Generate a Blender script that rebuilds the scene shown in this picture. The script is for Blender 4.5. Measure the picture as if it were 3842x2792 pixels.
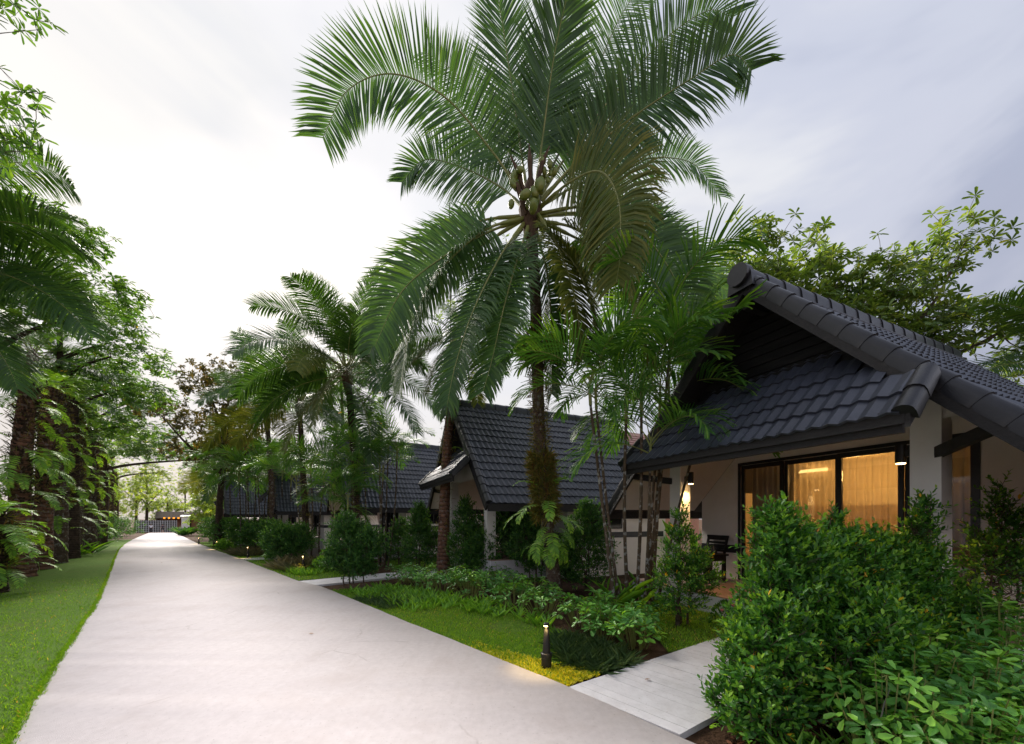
import bpy, math, random
import numpy as np
from mathutils import Matrix, Vector
R = math.radians
rng = np.random.default_rng(11)
random.seed(11)
SC = bpy.context.scene
COL = SC.collection
for o in list(bpy.data.objects):
    bpy.data.objects.remove(o)

# ------------------------------------------------------------------ camera
cam = bpy.data.cameras.new('camera')
cam.sensor_width = 36.0
cam.lens = 13.81
cam.shift_y = 0.1429
cam.clip_start = 0.05
cam.clip_end = 3000
co = bpy.data.objects.new('camera', cam)
COL.objects.link(co)
co.location = (0, 0, 1.65)
co.rotation_euler = (R(90), 0, 0)
SC.camera = co

# ------------------------------------------------------------------ sky and sun
SUN_AZ, SUN_EL = 37.0, 36.0          # degrees left of +Y, above the horizon
SUN_DIR = (-math.sin(R(SUN_AZ)) * math.cos(R(SUN_EL)), math.cos(R(SUN_AZ)) * math.cos(R(SUN_EL)), math.sin(R(SUN_EL)))


def node(nt, kind, **kw):
    n = nt.nodes.new(kind)
    for k, v in kw.items():
        setattr(n, k, v)
    return n


def ramp(nt, stops, interp='LINEAR'):
    n = nt.nodes.new('ShaderNodeValToRGB')
    n.color_ramp.interpolation = interp
    els = n.color_ramp.elements
    while len(els) < len(stops):
        els.new(0.5)
    for e, (p, c) in zip(els, stops):
        e.position = p
        e.color = (c[0], c[1], c[2], 1) if not isinstance(c, (int, float)) else (c, c, c, 1)
    return n


def make_world():
    w = bpy.data.worlds.new('World')
    SC.world = w
    w.use_nodes = True
    nt = w.node_tree
    nt.nodes.clear()
    L = nt.links.new
    tc = node(nt, 'ShaderNodeTexCoord')
    sky = node(nt, 'ShaderNodeTexSky', sky_type='NISHITA', sun_disc=False)
    sky.sun_elevation = R(SUN_EL)
    sky.sun_rotation = R(-SUN_AZ)
    sky.air_density = 1.2
    sky.dust_density = 2.0
    bg1 = node(nt, 'ShaderNodeBackground')
    bg1.inputs['Strength'].default_value = 0.06
    L(sky.outputs[0], bg1.inputs['Color'])
    # cloud deck: bright at the hidden sun, lavender grey beside, raised opposite as front fill
    dot = node(nt, 'ShaderNodeVectorMath', operation='DOT_PRODUCT')
    nrm = node(nt, 'ShaderNodeVectorMath', operation='NORMALIZE')
    L(tc.outputs['Generated'], nrm.inputs[0])
    L(nrm.outputs[0], dot.inputs[0])
    dot.inputs[1].default_value = SUN_DIR
    mp = node(nt, 'ShaderNodeMapping')
    mp.inputs['Scale'].default_value = (1.0, 1.0, 2.2)
    mp.inputs['Rotation'].default_value = (0.9, -0.3, 1.1)
    L(nrm.outputs[0], mp.inputs['Vector'])
    nz = node(nt, 'ShaderNodeTexNoise')
    nz.inputs['Scale'].default_value = 1.7
    nz.inputs['Detail'].default_value = 5
    nz.inputs['Roughness'].default_value = 0.55
    nz.inputs['Distortion'].default_value = 0.35
    L(mp.outputs[0], nz.inputs['Vector'])
    add = node(nt, 'ShaderNodeMath', operation='MULTIPLY_ADD')
    L(nz.outputs['Fac'], add.inputs[0])
    add.inputs[1].default_value = 1.5
    L(dot.outputs['Value'], add.inputs[2])
    mr = node(nt, 'ShaderNodeMapRange')
    mr.inputs['From Min'].default_value = -0.15
    mr.inputs['From Max'].default_value = 2.30
    L(add.outputs[0], mr.inputs['Value'])
    cr = ramp(nt, [(0.0, (0.30, 0.305, 0.335)), (0.18, (0.25, 0.257, 0.295)), (0.34, (0.092, 0.101, 0.134)), (0.47, (0.118, 0.128, 0.163)), (0.58, (0.165, 0.172, 0.200)), (0.70, (0.218, 0.219, 0.227)), (0.85, (0.264, 0.256, 0.247)), (1.0, (0.305, 0.287, 0.266))], 'EASE')
    L(mr.outputs[0], cr.inputs['Fac'])
    bg2 = node(nt, 'ShaderNodeBackground')
    bg2.inputs['Strength'].default_value = 1.0
    sx = node(nt, 'ShaderNodeSeparateXYZ')
    L(nrm.outputs[0], sx.inputs[0])
    hz = ramp(nt, [(0.0, (1.0, 0.90, 0.81)), (0.22, (1.0, 0.96, 0.93)), (0.5, (1.0, 1.0, 1.0))])
    L(sx.outputs['Z'], hz.inputs['Fac'])
    wm = node(nt, 'ShaderNodeMix', data_type='RGBA', blend_type='MULTIPLY')
    wm.inputs['Factor'].default_value = 1.0
    L(cr.outputs[0], wm.inputs['A'])
    L(hz.outputs[0], wm.inputs['B'])
    L(wm.outputs['Result'], bg2.inputs['Color'])
    # an overcast sky is brighter overhead than at the horizon
    ov = node(nt, 'ShaderNodeMapRange')
    ov.inputs['From Min'].default_value = 0.0
    ov.inputs['From Max'].default_value = 1.0
    ov.inputs['To Min'].default_value = 1.0
    ov.inputs['To Max'].default_value = 1.15
    L(sx.outputs['Z'], ov.inputs['Value'])
    L(ov.outputs[0], bg2.inputs['Strength'])
    mix = node(nt, 'ShaderNodeMixShader')
    nz2 = node(nt, 'ShaderNodeTexNoise')
    nz2.inputs['Scale'].default_value = 1.1
    nz2.inputs['Detail'].default_value = 4
    L(mp.outputs[0], nz2.inputs['Vector'])
    cv = ramp(nt, [(0.36, 0.90), (0.58, 1.0)])
    L(nz2.outputs['Fac'], cv.inputs['Fac'])
    L(cv.outputs[0], mix.inputs['Fac'])
    L(bg1.outputs[0], mix.inputs[1])
    L(bg2.outputs[0], mix.inputs[2])
    out = node(nt, 'ShaderNodeOutputWorld')
    L(mix.outputs[0], out.inputs['Surface'])


make_world()
sl = bpy.data.lights.new('sun', 'SUN')
sl.energy = 2.6
sl.angle = R(26)
sl.color = (1.0, 0.93, 0.85)
so = bpy.data.objects.new('sun', sl)
COL.objects.link(so)
so.rotation_euler = Vector(SUN_DIR).to_track_quat('Z', 'Y').to_euler()
so.location = (-20, 30, 30)

SC.view_settings.view_transform = 'Standard'
SC.view_settings.look = 'None'
SC.view_settings.exposure = 1.85
SC.view_settings.gamma = 1.0
SC.render.engine = 'CYCLES'
SC.cycles.use_denoising = True
try:
    SC.cycles.denoiser = 'OPENIMAGEDENOISE'
except Exception:
    pass
SC.cycles.max_bounces = 7
SC.cycles.diffuse_bounces = 3
SC.cycles.glossy_bounces = 3
SC.cycles.transmission_bounces = 4
SC.cycles.transparent_max_bounces = 8
SC.cycles.sample_clamp_indirect = 6.0
SC.cycles.caustics_reflective = False
SC.cycles.caustics_refractive = False


# ------------------------------------------------------------------ helpers
def gz(x, y):
    """ground height: level near the camera, then a gentle fall along the path"""
    s = np.maximum(0.0, np.asarray(y, float) - 8.0)
    return -0.0195 * s * s / (s + 10.0)


def tag(o, label=None, cat=None, group=None, kind=None):
    if label: o['label'] = label
    if cat: o['category'] = cat
    if group: o['group'] = group
    if kind: o['kind'] = kind
    return o


def link(name, data, parent=None, loc=None, rot=None, scale=None):
    o = bpy.data.objects.new(name, data)
    COL.objects.link(o)
    if parent: o.parent = parent
    if loc is not None: o.location = loc
    if rot is not None: o.rotation_euler = rot
    if scale is not None: o.scale = (scale,) * 3 if isinstance(scale, (int, float)) else scale
    return o


def thing(name, label, cat, loc=(0, 0, 0), rz=0.0, group=None):
    return tag(link(name, None, None, loc, (0, 0, rz)), label, cat, group)


def np_mesh(name, V, quads=None, tris=None, mats=(), mi=None, tint=None, smooth=False):
    """V (n,3); quads (a,4); tris (b,3); mi / tint are per face (quads first)"""
    me = bpy.data.meshes.new(name)
    V = np.asarray(V, np.float32).reshape(-1, 3)
    q = np.zeros((0, 4), np.int32) if quads is None or len(quads) == 0 else np.asarray(quads, np.int32)
    t = np.zeros((0, 3), np.int32) if tris is None or len(tris) == 0 else np.asarray(tris, np.int32)
    me.vertices.add(len(V))
    me.vertices.foreach_set('co', V.ravel())
    me.loops.add(q.size + t.size)
    me.loops.foreach_set('vertex_index', np.concatenate([q.ravel(), t.ravel()]))
    nq, ntr = len(q), len(t)
    me.polygons.add(nq + ntr)
    st = np.concatenate([np.arange(nq) * 4, nq * 4 + np.arange(ntr) * 3]).astype(np.int32)
    me.polygons.foreach_set('loop_start', st)
    for m in mats:
        me.materials.append(m)
    if mi is not None:
        me.polygons.foreach_set('material_index', np.asarray(mi, np.int32))
    if smooth:
        me.polygons.foreach_set('use_smooth', np.ones(nq + ntr, bool))
    if tint is not None:
        a = me.attributes.new('tint', 'FLOAT', 'FACE')
        a.data.foreach_set('value', np.asarray(tint, np.float32))
    me.update(calc_edges=True)
    return me


def unit(a):
    a = np.asarray(a, float)
    return a / np.maximum(np.linalg.norm(a, axis=-1, keepdims=True), 1e-9)


class MB:
    """collects boxes, tubes, prisms into one mesh"""
    def __init__(self):
        self.v, self.f, self.m = [], [], []
        self.cur = 0

    def add(self, verts, faces):
        b = len(self.v)
        self.v += [tuple(map(float, p)) for p in verts]
        self.f += [tuple(i + b for i in f) for f in faces]
        self.m += [self.cur] * len(faces)
        return self

    def box(self, c0, c1):
        (x0, y0, z0), (x1, y1, z1) = c0, c1
        return self.add([(x0, y0, z0), (x1, y0, z0), (x1, y1, z0), (x0, y1, z0), (x0, y0, z1), (x1, y0, z1), (x1, y1, z1), (x0, y1, z1)],
                        [(0, 3, 2, 1), (4, 5, 6, 7), (0, 1, 5, 4), (1, 2, 6, 5), (2, 3, 7, 6), (3, 0, 4, 7)])

    def prism(self, poly, axis, a, b):
        """poly: 2D outline; axis: the extruded axis (0,1,2); the outline fills the other two in order"""
        def p3(p, h):
            q = [p[0], p[1]]
            q.insert(axis, h)
            return q
        n = len(poly)
        vs = [p3(p, a) for p in poly] + [p3(p, b) for p in poly]
        fs = [tuple(range(n))[::-1], tuple(range(n, 2 * n))] + [(i, (i + 1) % n, n + (i + 1) % n, n + i) for i in range(n)]
        return self.add(vs, fs)

    def beam(self, p, q, w, h, up=(0, 0, 1)):
        p, q = Vector(p), Vector(q)
        d = (q - p).normalized()
        s = d.cross(Vector(up)).normalized() * (w / 2)
        u = s.cross(d).normalized() * (h / 2)
        vs = [p - s - u, p + s - u, p + s + u, p - s + u, q - s - u, q + s - u, q + s + u, q - s + u]
        return self.add(vs, [(0, 3, 2, 1), (4, 5, 6, 7), (0, 1, 5, 4), (1, 2, 6, 5), (2, 3, 7, 6), (3, 0, 4, 7)])

    def tube(self, pts, rad, n=6, cap=True):
        pts = [Vector(p) for p in pts]
        k = len(pts)
        if isinstance(rad, (int, float)): rad = [rad] * k
        b = len(self.v)
        ref = None
        for i, p in enumerate(pts):
            d = (pts[min(i + 1, k - 1)] - pts[max(i - 1, 0)]).normalized()
            if ref is None:
                ref = Vector((1, 0, 0)) if abs(d.x) < 0.8 else Vector((0, 1, 0))
            s = (ref - d * ref.dot(d)).normalized()
            ref = s
            t = d.cross(s)
            for j in range(n):
                a = 2 * math.pi * j / n
                self.v.append(tuple(p + (s * math.cos(a) + t * math.sin(a)) * rad[i]))
        fs = []
        for i in range(k - 1):
            for j in range(n):
                j2 = (j + 1) % n
                fs.append((b + i * n + j, b + i * n + j2, b + (i + 1) * n + j2, b + (i + 1) * n + j))
        if cap:
            fs.append(tuple(b + j for j in range(n))[::-1])
            fs.append(tuple(b + (k - 1) * n + j for j in range(n)))
        self.f += fs
        self.m += [self.cur] * len(fs)
        return self

    def lathe(self, prof, c=(0, 0, 0), n=16):
        b = len(self.v)
        for r, z in prof:
            for j in range(n):
                a = 2 * math.pi * j / n
                self.v.append((c[0] + r * math.cos(a), c[1] + r * math.sin(a), c[2] + z))
        for i in range(len(prof) - 1):
            for j in range(n):
                self.f.append((b + i * n + j, b + i * n + (j + 1) % n, b + (i + 1) * n + (j + 1) % n, b + (i + 1) * n + j))
                self.m.append(self.cur)
        self.f.append(tuple(b + j for j in range(n))[::-1]); self.m.append(self.cur)
        k = len(prof) - 1
        self.f.append(tuple(b + k * n + j for j in range(n))); self.m.append(self.cur)
        return self

    def mesh(self, name, mats, smooth=False):
        me = bpy.data.meshes.new(name)
        me.from_pydata(self.v, [], self.f)
        for m in (mats if isinstance(mats, (list, tuple)) else [mats]):
            me.materials.append(m)
        me.polygons.foreach_set('material_index', self.m)
        if smooth:
            me.polygons.foreach_set('use_smooth', [True] * len(self.f))
        me.update()
        return me

    def build(self, name, mats, parent=None, loc=None, rot=None, smooth=False):
        return link(name, self.mesh(name, mats, smooth), parent, loc, rot)


# ------------------------------------------------------------------ materials
def surf(name, c1, c2, scale=6.0, *a, vary=0.0, **kw):
    m = surf0(name, c1, c2, scale, *a, **kw)
    if vary:
        # each tile or plank its own shade
        nt = m.node_tree
        p = nt.nodes['Principled BSDF']
        src = p.inputs['Base Color'].links[0].from_socket
        oi = node(nt, 'ShaderNodeObjectInfo')
        mr = node(nt, 'ShaderNodeMapRange')
        mr.inputs['To Min'].default_value = 1 - vary
        mr.inputs['To Max'].default_value = 1 + vary
        nt.links.new(oi.outputs['Random'], mr.inputs['Value'])
        mx = node(nt, 'ShaderNodeVectorMath', operation='SCALE')
        nt.links.new(src, mx.inputs[0])
        nt.links.new(mr.outputs[0], mx.inputs['Scale'])
        nt.links.new(mx.outputs[0], p.inputs['Base Color'])
    return m


def surf0(name, c1, c2, scale=6.0, rough=0.7, bump=0.2, bscale=40.0, c3=None, scale3=1.2, amt3=0.5, spec=0.5, stretch=(1, 1, 1), metal=0.0, bdist=0.02):
    """two noise-mixed colours, an optional third as large stains, and noise relief"""
    m = bpy.data.materials.new(name)
    m.use_nodes = True
    nt = m.node_tree
    L = nt.links.new
    p = nt.nodes['Principled BSDF']
    tc = node(nt, 'ShaderNodeTexCoord')
    mp = node(nt, 'ShaderNodeMapping')
    mp.inputs['Scale'].default_value = stretch
    L(tc.outputs['Object'], mp.inputs['Vector'])
    n1 = node(nt, 'ShaderNodeTexNoise')
    n1.inputs['Scale'].default_value = scale
    n1.inputs['Detail'].default_value = 6
    n1.inputs['Roughness'].default_value = 0.65
    L(mp.outputs[0], n1.inputs['Vector'])
    r = ramp(nt, [(0.3, c1), (0.7, c2)])
    L(n1.outputs['Fac'], r.inputs['Fac'])
    col = r.outputs[0]
    if c3 is not None:
        n3 = node(nt, 'ShaderNodeTexNoise')
        n3.inputs['Scale'].default_value = scale3
        n3.inputs['Detail'].default_value = 7
        n3.inputs['Roughness'].default_value = 0.7
        L(mp.outputs[0], n3.inputs['Vector'])
        r3 = ramp(nt, [(0.5, 0.0), (0.72, amt3)])
        L(n3.outputs['Fac'], r3.inputs['Fac'])
        mx = node(nt, 'ShaderNodeMix', data_type='RGBA')
        L(r3.outputs[0], mx.inputs['Factor'])
        L(col, mx.inputs['A'])
        mx.inputs['B'].default_value = (*c3, 1)
        col = mx.outputs['Result']
    L(col, p.inputs['Base Color'])
    p.inputs['Roughness'].default_value = rough
    p.inputs['Specular IOR Level'].default_value = spec
    p.inputs['Metallic'].default_value = metal
    if bump:
        nb = node(nt, 'ShaderNodeTexNoise')
        nb.inputs['Scale'].default_value = bscale
        nb.inputs['Detail'].default_value = 5
        L(mp.outputs[0], nb.inputs['Vector'])
        b = node(nt, 'ShaderNodeBump')
        b.inputs['Strength'].default_value = bump
        b.inputs['Distance'].default_value = bdist
        L(nb.outputs['Fac'], b.inputs['Height'])
        L(b.outputs[0], p.inputs['Normal'])
    return m


def leafmat(name, stops, trans=0.3, rough=0.45, tcol=None, spec=0.35, gain=2.3):
    """leaf colour from the per-leaf tint, part of the light passing through"""
    m = bpy.data.materials.new(name)
    m.use_nodes = True
    nt = m.node_tree
    L = nt.links.new
    p = nt.nodes['Principled BSDF']
    at = node(nt, 'ShaderNodeAttribute', attribute_name='tint')
    oi = node(nt, 'ShaderNodeObjectInfo')
    ml = node(nt, 'ShaderNodeMath', operation='MULTIPLY_ADD')
    L(oi.outputs['Random'], ml.inputs[0])
    ml.inputs[1].default_value = 0.10
    L(at.outputs['Fac'], ml.inputs[2])
    sb = node(nt, 'ShaderNodeMath', operation='SUBTRACT')
    L(ml.outputs[0], sb.inputs[0])
    sb.inputs[1].default_value = 0.05
    r = ramp(nt, [(p_, tuple(min(.8, v * gain * w_) for v, w_ in zip(c_, (1.22, 1.0, .72)))) for p_, c_ in stops])
    L(sb.outputs[0], r.inputs['Fac'])
    L(r.outputs[0], p.inputs['Base Color'])
    p.inputs['Roughness'].default_value = rough
    p.inputs['Specular IOR Level'].default_value = spec
    tr = node(nt, 'ShaderNodeBsdfTranslucent')
    hs = node(nt, 'ShaderNodeMix', data_type='RGBA', blend_type='MULTIPLY')
    hs.inputs['Factor'].default_value = 1.0
    L(r.outputs[0], hs.inputs['A'])
    hs.inputs['B'].default_value = (*(tcol or (1.9, 1.7, 0.6)), 1)
    L(hs.outputs['Result'], tr.inputs['Color'])
    mx = node(nt, 'ShaderNodeMixShader')
    mx.inputs['Fac'].default_value = trans
    L(p.outputs[0], mx.inputs[1])
    L(tr.outputs[0], mx.inputs[2])
    L(mx.outputs[0], nt.nodes['Material Output'].inputs['Surface'])
    return m


def emit(name, col, s):
    m = bpy.data.materials.new(name)
    m.use_nodes = True
    nt = m.node_tree
    e = node(nt, 'ShaderNodeEmission')
    e.inputs['Color'].default_value = (*col, 1)
    e.inputs['Strength'].default_value = s
    nt.links.new(e.outputs[0], nt.nodes['Material Output'].inputs['Surface'])
    return m


def glassmat(name, tint=(0.9, 0.92, 0.92), refl=1.0):
    m = bpy.data.materials.new(name)
    m.use_nodes = True
    nt = m.node_tree
    L = nt.links.new
    t = node(nt, 'ShaderNodeBsdfTransparent')
    t.inputs['Color'].default_value = (*tint, 1)
    g = node(nt, 'ShaderNodeBsdfGlossy')
    g.inputs['Roughness'].default_value = 0.01
    f = node(nt, 'ShaderNodeFresnel')
    f.inputs['IOR'].default_value = 1.5
    x = node(nt, 'ShaderNodeMixShader')
    L(f.outputs[0], x.inputs['Fac'])
    L(t.outputs[0], x.inputs[1])
    L(g.outputs[0], x.inputs[2])
    L(x.outputs[0], nt.nodes['Material Output'].inputs['Surface'])
    return m


def sheermat(name, col, opac, trans):
    m = bpy.data.materials.new(name)
    m.use_nodes = True
    nt = m.node_tree
    L = nt.links.new
    t = node(nt, 'ShaderNodeBsdfTransparent')
    d = node(nt, 'ShaderNodeBsdfDiffuse')
    d.inputs['Color'].default_value = (*col, 1)
    tr = node(nt, 'ShaderNodeBsdfTranslucent')
    tr.inputs['Color'].default_value = (*col, 1)
    a = node(nt, 'ShaderNodeMixShader')
    a.inputs['Fac'].default_value = trans
    L(d.outputs[0], a.inputs[1])
    L(tr.outputs[0], a.inputs[2])
    b = node(nt, 'ShaderNodeMixShader')
    b.inputs['Fac'].default_value = opac
    L(t.outputs[0], b.inputs[1])
    L(a.outputs[0], b.inputs[2])
    L(b.outputs[0], nt.nodes['Material Output'].inputs['Surface'])
    return m


def trunkmat(name, c1, c2, ring, rings=9.0, lichen=None, bump=0.6):
    """bark with rings up the stem, blotches and pale lichen"""
    m = bpy.data.materials.new(name)
    m.use_nodes = True
    nt = m.node_tree
    L = nt.links.new
    p = nt.nodes['Principled BSDF']
    p.inputs['Roughness'].default_value = 0.9
    p.inputs['Specular IOR Level'].default_value = 0.2
    tc = node(nt, 'ShaderNodeTexCoord')
    n1 = node(nt, 'ShaderNodeTexNoise')
    n1.inputs['Scale'].default_value = 7
    n1.inputs['Detail'].default_value = 8
    n1.inputs['Roughness'].default_value = 0.7
    L(tc.outputs['Object'], n1.inputs['Vector'])
    r = ramp(nt, [(0.32, c1), (0.68, c2)])
    L(n1.outputs['Fac'], r.inputs['Fac'])
    wv = node(nt, 'ShaderNodeTexWave', bands_direction='Z')
    wv.inputs['Scale'].default_value = rings
    wv.inputs['Distortion'].default_value = 2.2
    wv.inputs['Detail'].default_value = 3
    L(tc.outputs['Object'], wv.inputs['Vector'])
    r2 = ramp(nt, [(0.0, 0.6), (0.25, 0.0)])
    L(wv.outputs['Fac'], r2.inputs['Fac'])
    mx = node(nt, 'ShaderNodeMix', data_type='RGBA')
    L(r2.outputs[0], mx.inputs['Factor'])
    L(r.outputs[0], mx.inputs['A'])
    mx.inputs['B'].default_value = (*ring, 1)
    col = mx.outputs['Result']
    if lichen:
        n3 = node(nt, 'ShaderNodeTexNoise')
        n3.inputs['Scale'].default_value = 11
        n3.inputs['Detail'].default_value = 4
        L(tc.outputs['Object'], n3.inputs['Vector'])
        r3 = ramp(nt, [(0.56, 0.0), (0.62, 0.8)])
        L(n3.outputs['Fac'], r3.inputs['Fac'])
        mx2 = node(nt, 'ShaderNodeMix', data_type='RGBA')
        L(r3.outputs[0], mx2.inputs['Factor'])
        L(col, mx2.inputs['A'])
        mx2.inputs['B'].default_value = (*lichen, 1)
        col = mx2.outputs['Result']
    L(col, p.inputs['Base Color'])
    ad = node(nt, 'ShaderNodeMath', operation='ADD')
    L(wv.outputs['Fac'], ad.inputs[0])
    nb = node(nt, 'ShaderNodeTexNoise')
    nb.inputs['Scale'].default_value = 30
    nb.inputs['Detail'].default_value = 6
    L(tc.outputs['Object'], nb.inputs['Vector'])
    L(nb.outputs['Fac'], ad.inputs[1])
    b = node(nt, 'ShaderNodeBump')
    b.inputs['Strength'].default_value = bump
    b.inputs['Distance'].default_value = 0.02
    L(ad.outputs[0], b.inputs['Height'])
    L(b.outputs[0], p.inputs['Normal'])
    return m


def concrete(name, base):
    """pale slab: soft stains, dark specks, faint scuffs and a few hairline cracks"""
    m = base
    nt = m.node_tree
    L = nt.links.new
    p = nt.nodes['Principled BSDF']
    src = p.inputs['Base Color'].links[0].from_socket
    tc = node(nt, 'ShaderNodeTexCoord')

    def layer(src, fac, col):
        mx = node(nt, 'ShaderNodeMix', data_type='RGBA')
        L(fac, mx.inputs['Factor'])
        L(src, mx.inputs['A'])
        mx.inputs['B'].default_value = (*col, 1)
        return mx.outputs['Result']
    n = node(nt, 'ShaderNodeTexNoise')
    n.inputs['Scale'].default_value = 38
    n.inputs['Detail'].default_value = 3
    L(tc.outputs['Object'], n.inputs['Vector'])
    r = ramp(nt, [(0.64, 0.0), (0.72, 0.45)])
    L(n.outputs['Fac'], r.inputs['Fac'])
    src = layer(src, r.outputs[0], (0.30, 0.26, 0.24))
    mp = node(nt, 'ShaderNodeMapping')
    mp.inputs['Rotation'].default_value = (0, 0, R(43))
    mp.inputs['Scale'].default_value = (3.2, .35, 1)
    L(tc.outputs['Object'], mp.inputs['Vector'])
    n2 = node(nt, 'ShaderNodeTexNoise')
    n2.inputs['Scale'].default_value = 1.6
    n2.inputs['Detail'].default_value = 8
    n2.inputs['Roughness'].default_value = 0.72
    L(mp.outputs[0], n2.inputs['Vector'])
    r2 = ramp(nt, [(0.48, 0.0), (0.75, 0.28)])
    L(n2.outputs['Fac'], r2.inputs['Fac'])
    src = layer(src, r2.outputs[0], (0.44, 0.385, 0.37))
    nd = node(nt, 'ShaderNodeTexNoise')
    nd.inputs['Scale'].default_value = 1.3
    nd.inputs['Detail'].default_value = 6
    L(tc.outputs['Object'], nd.inputs['Vector'])
    ad = node(nt, 'ShaderNodeMix', data_type='RGBA')
    ad.inputs['Factor'].default_value = 0.30
    L(tc.outputs['Object'], ad.inputs['A'])
    L(nd.outputs['Color'], ad.inputs['B'])
    vo = node(nt, 'ShaderNodeTexVoronoi', feature='DISTANCE_TO_EDGE')
    vo.inputs['Scale'].default_value = 0.42
    L(ad.outputs['Result'], vo.inputs['Vector'])
    r3 = ramp(nt, [(0.0, 0.4), (0.004, 0.0)])
    L(vo.outputs['Distance'], r3.inputs['Fac'])
    br = node(nt, 'ShaderNodeMath', operation='MULTIPLY')
    L(r3.outputs[0], br.inputs[0])
    rb = ramp(nt, [(0.5, 0.0), (0.6, 1.0)])
    L(nd.outputs['Fac'], rb.inputs['Fac'])
    L(rb.outputs[0], br.inputs[1])
    src = layer(src, br.outputs[0], (0.26, 0.22, 0.20))
    L(src, p.inputs['Base Color'])
    return m


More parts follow.
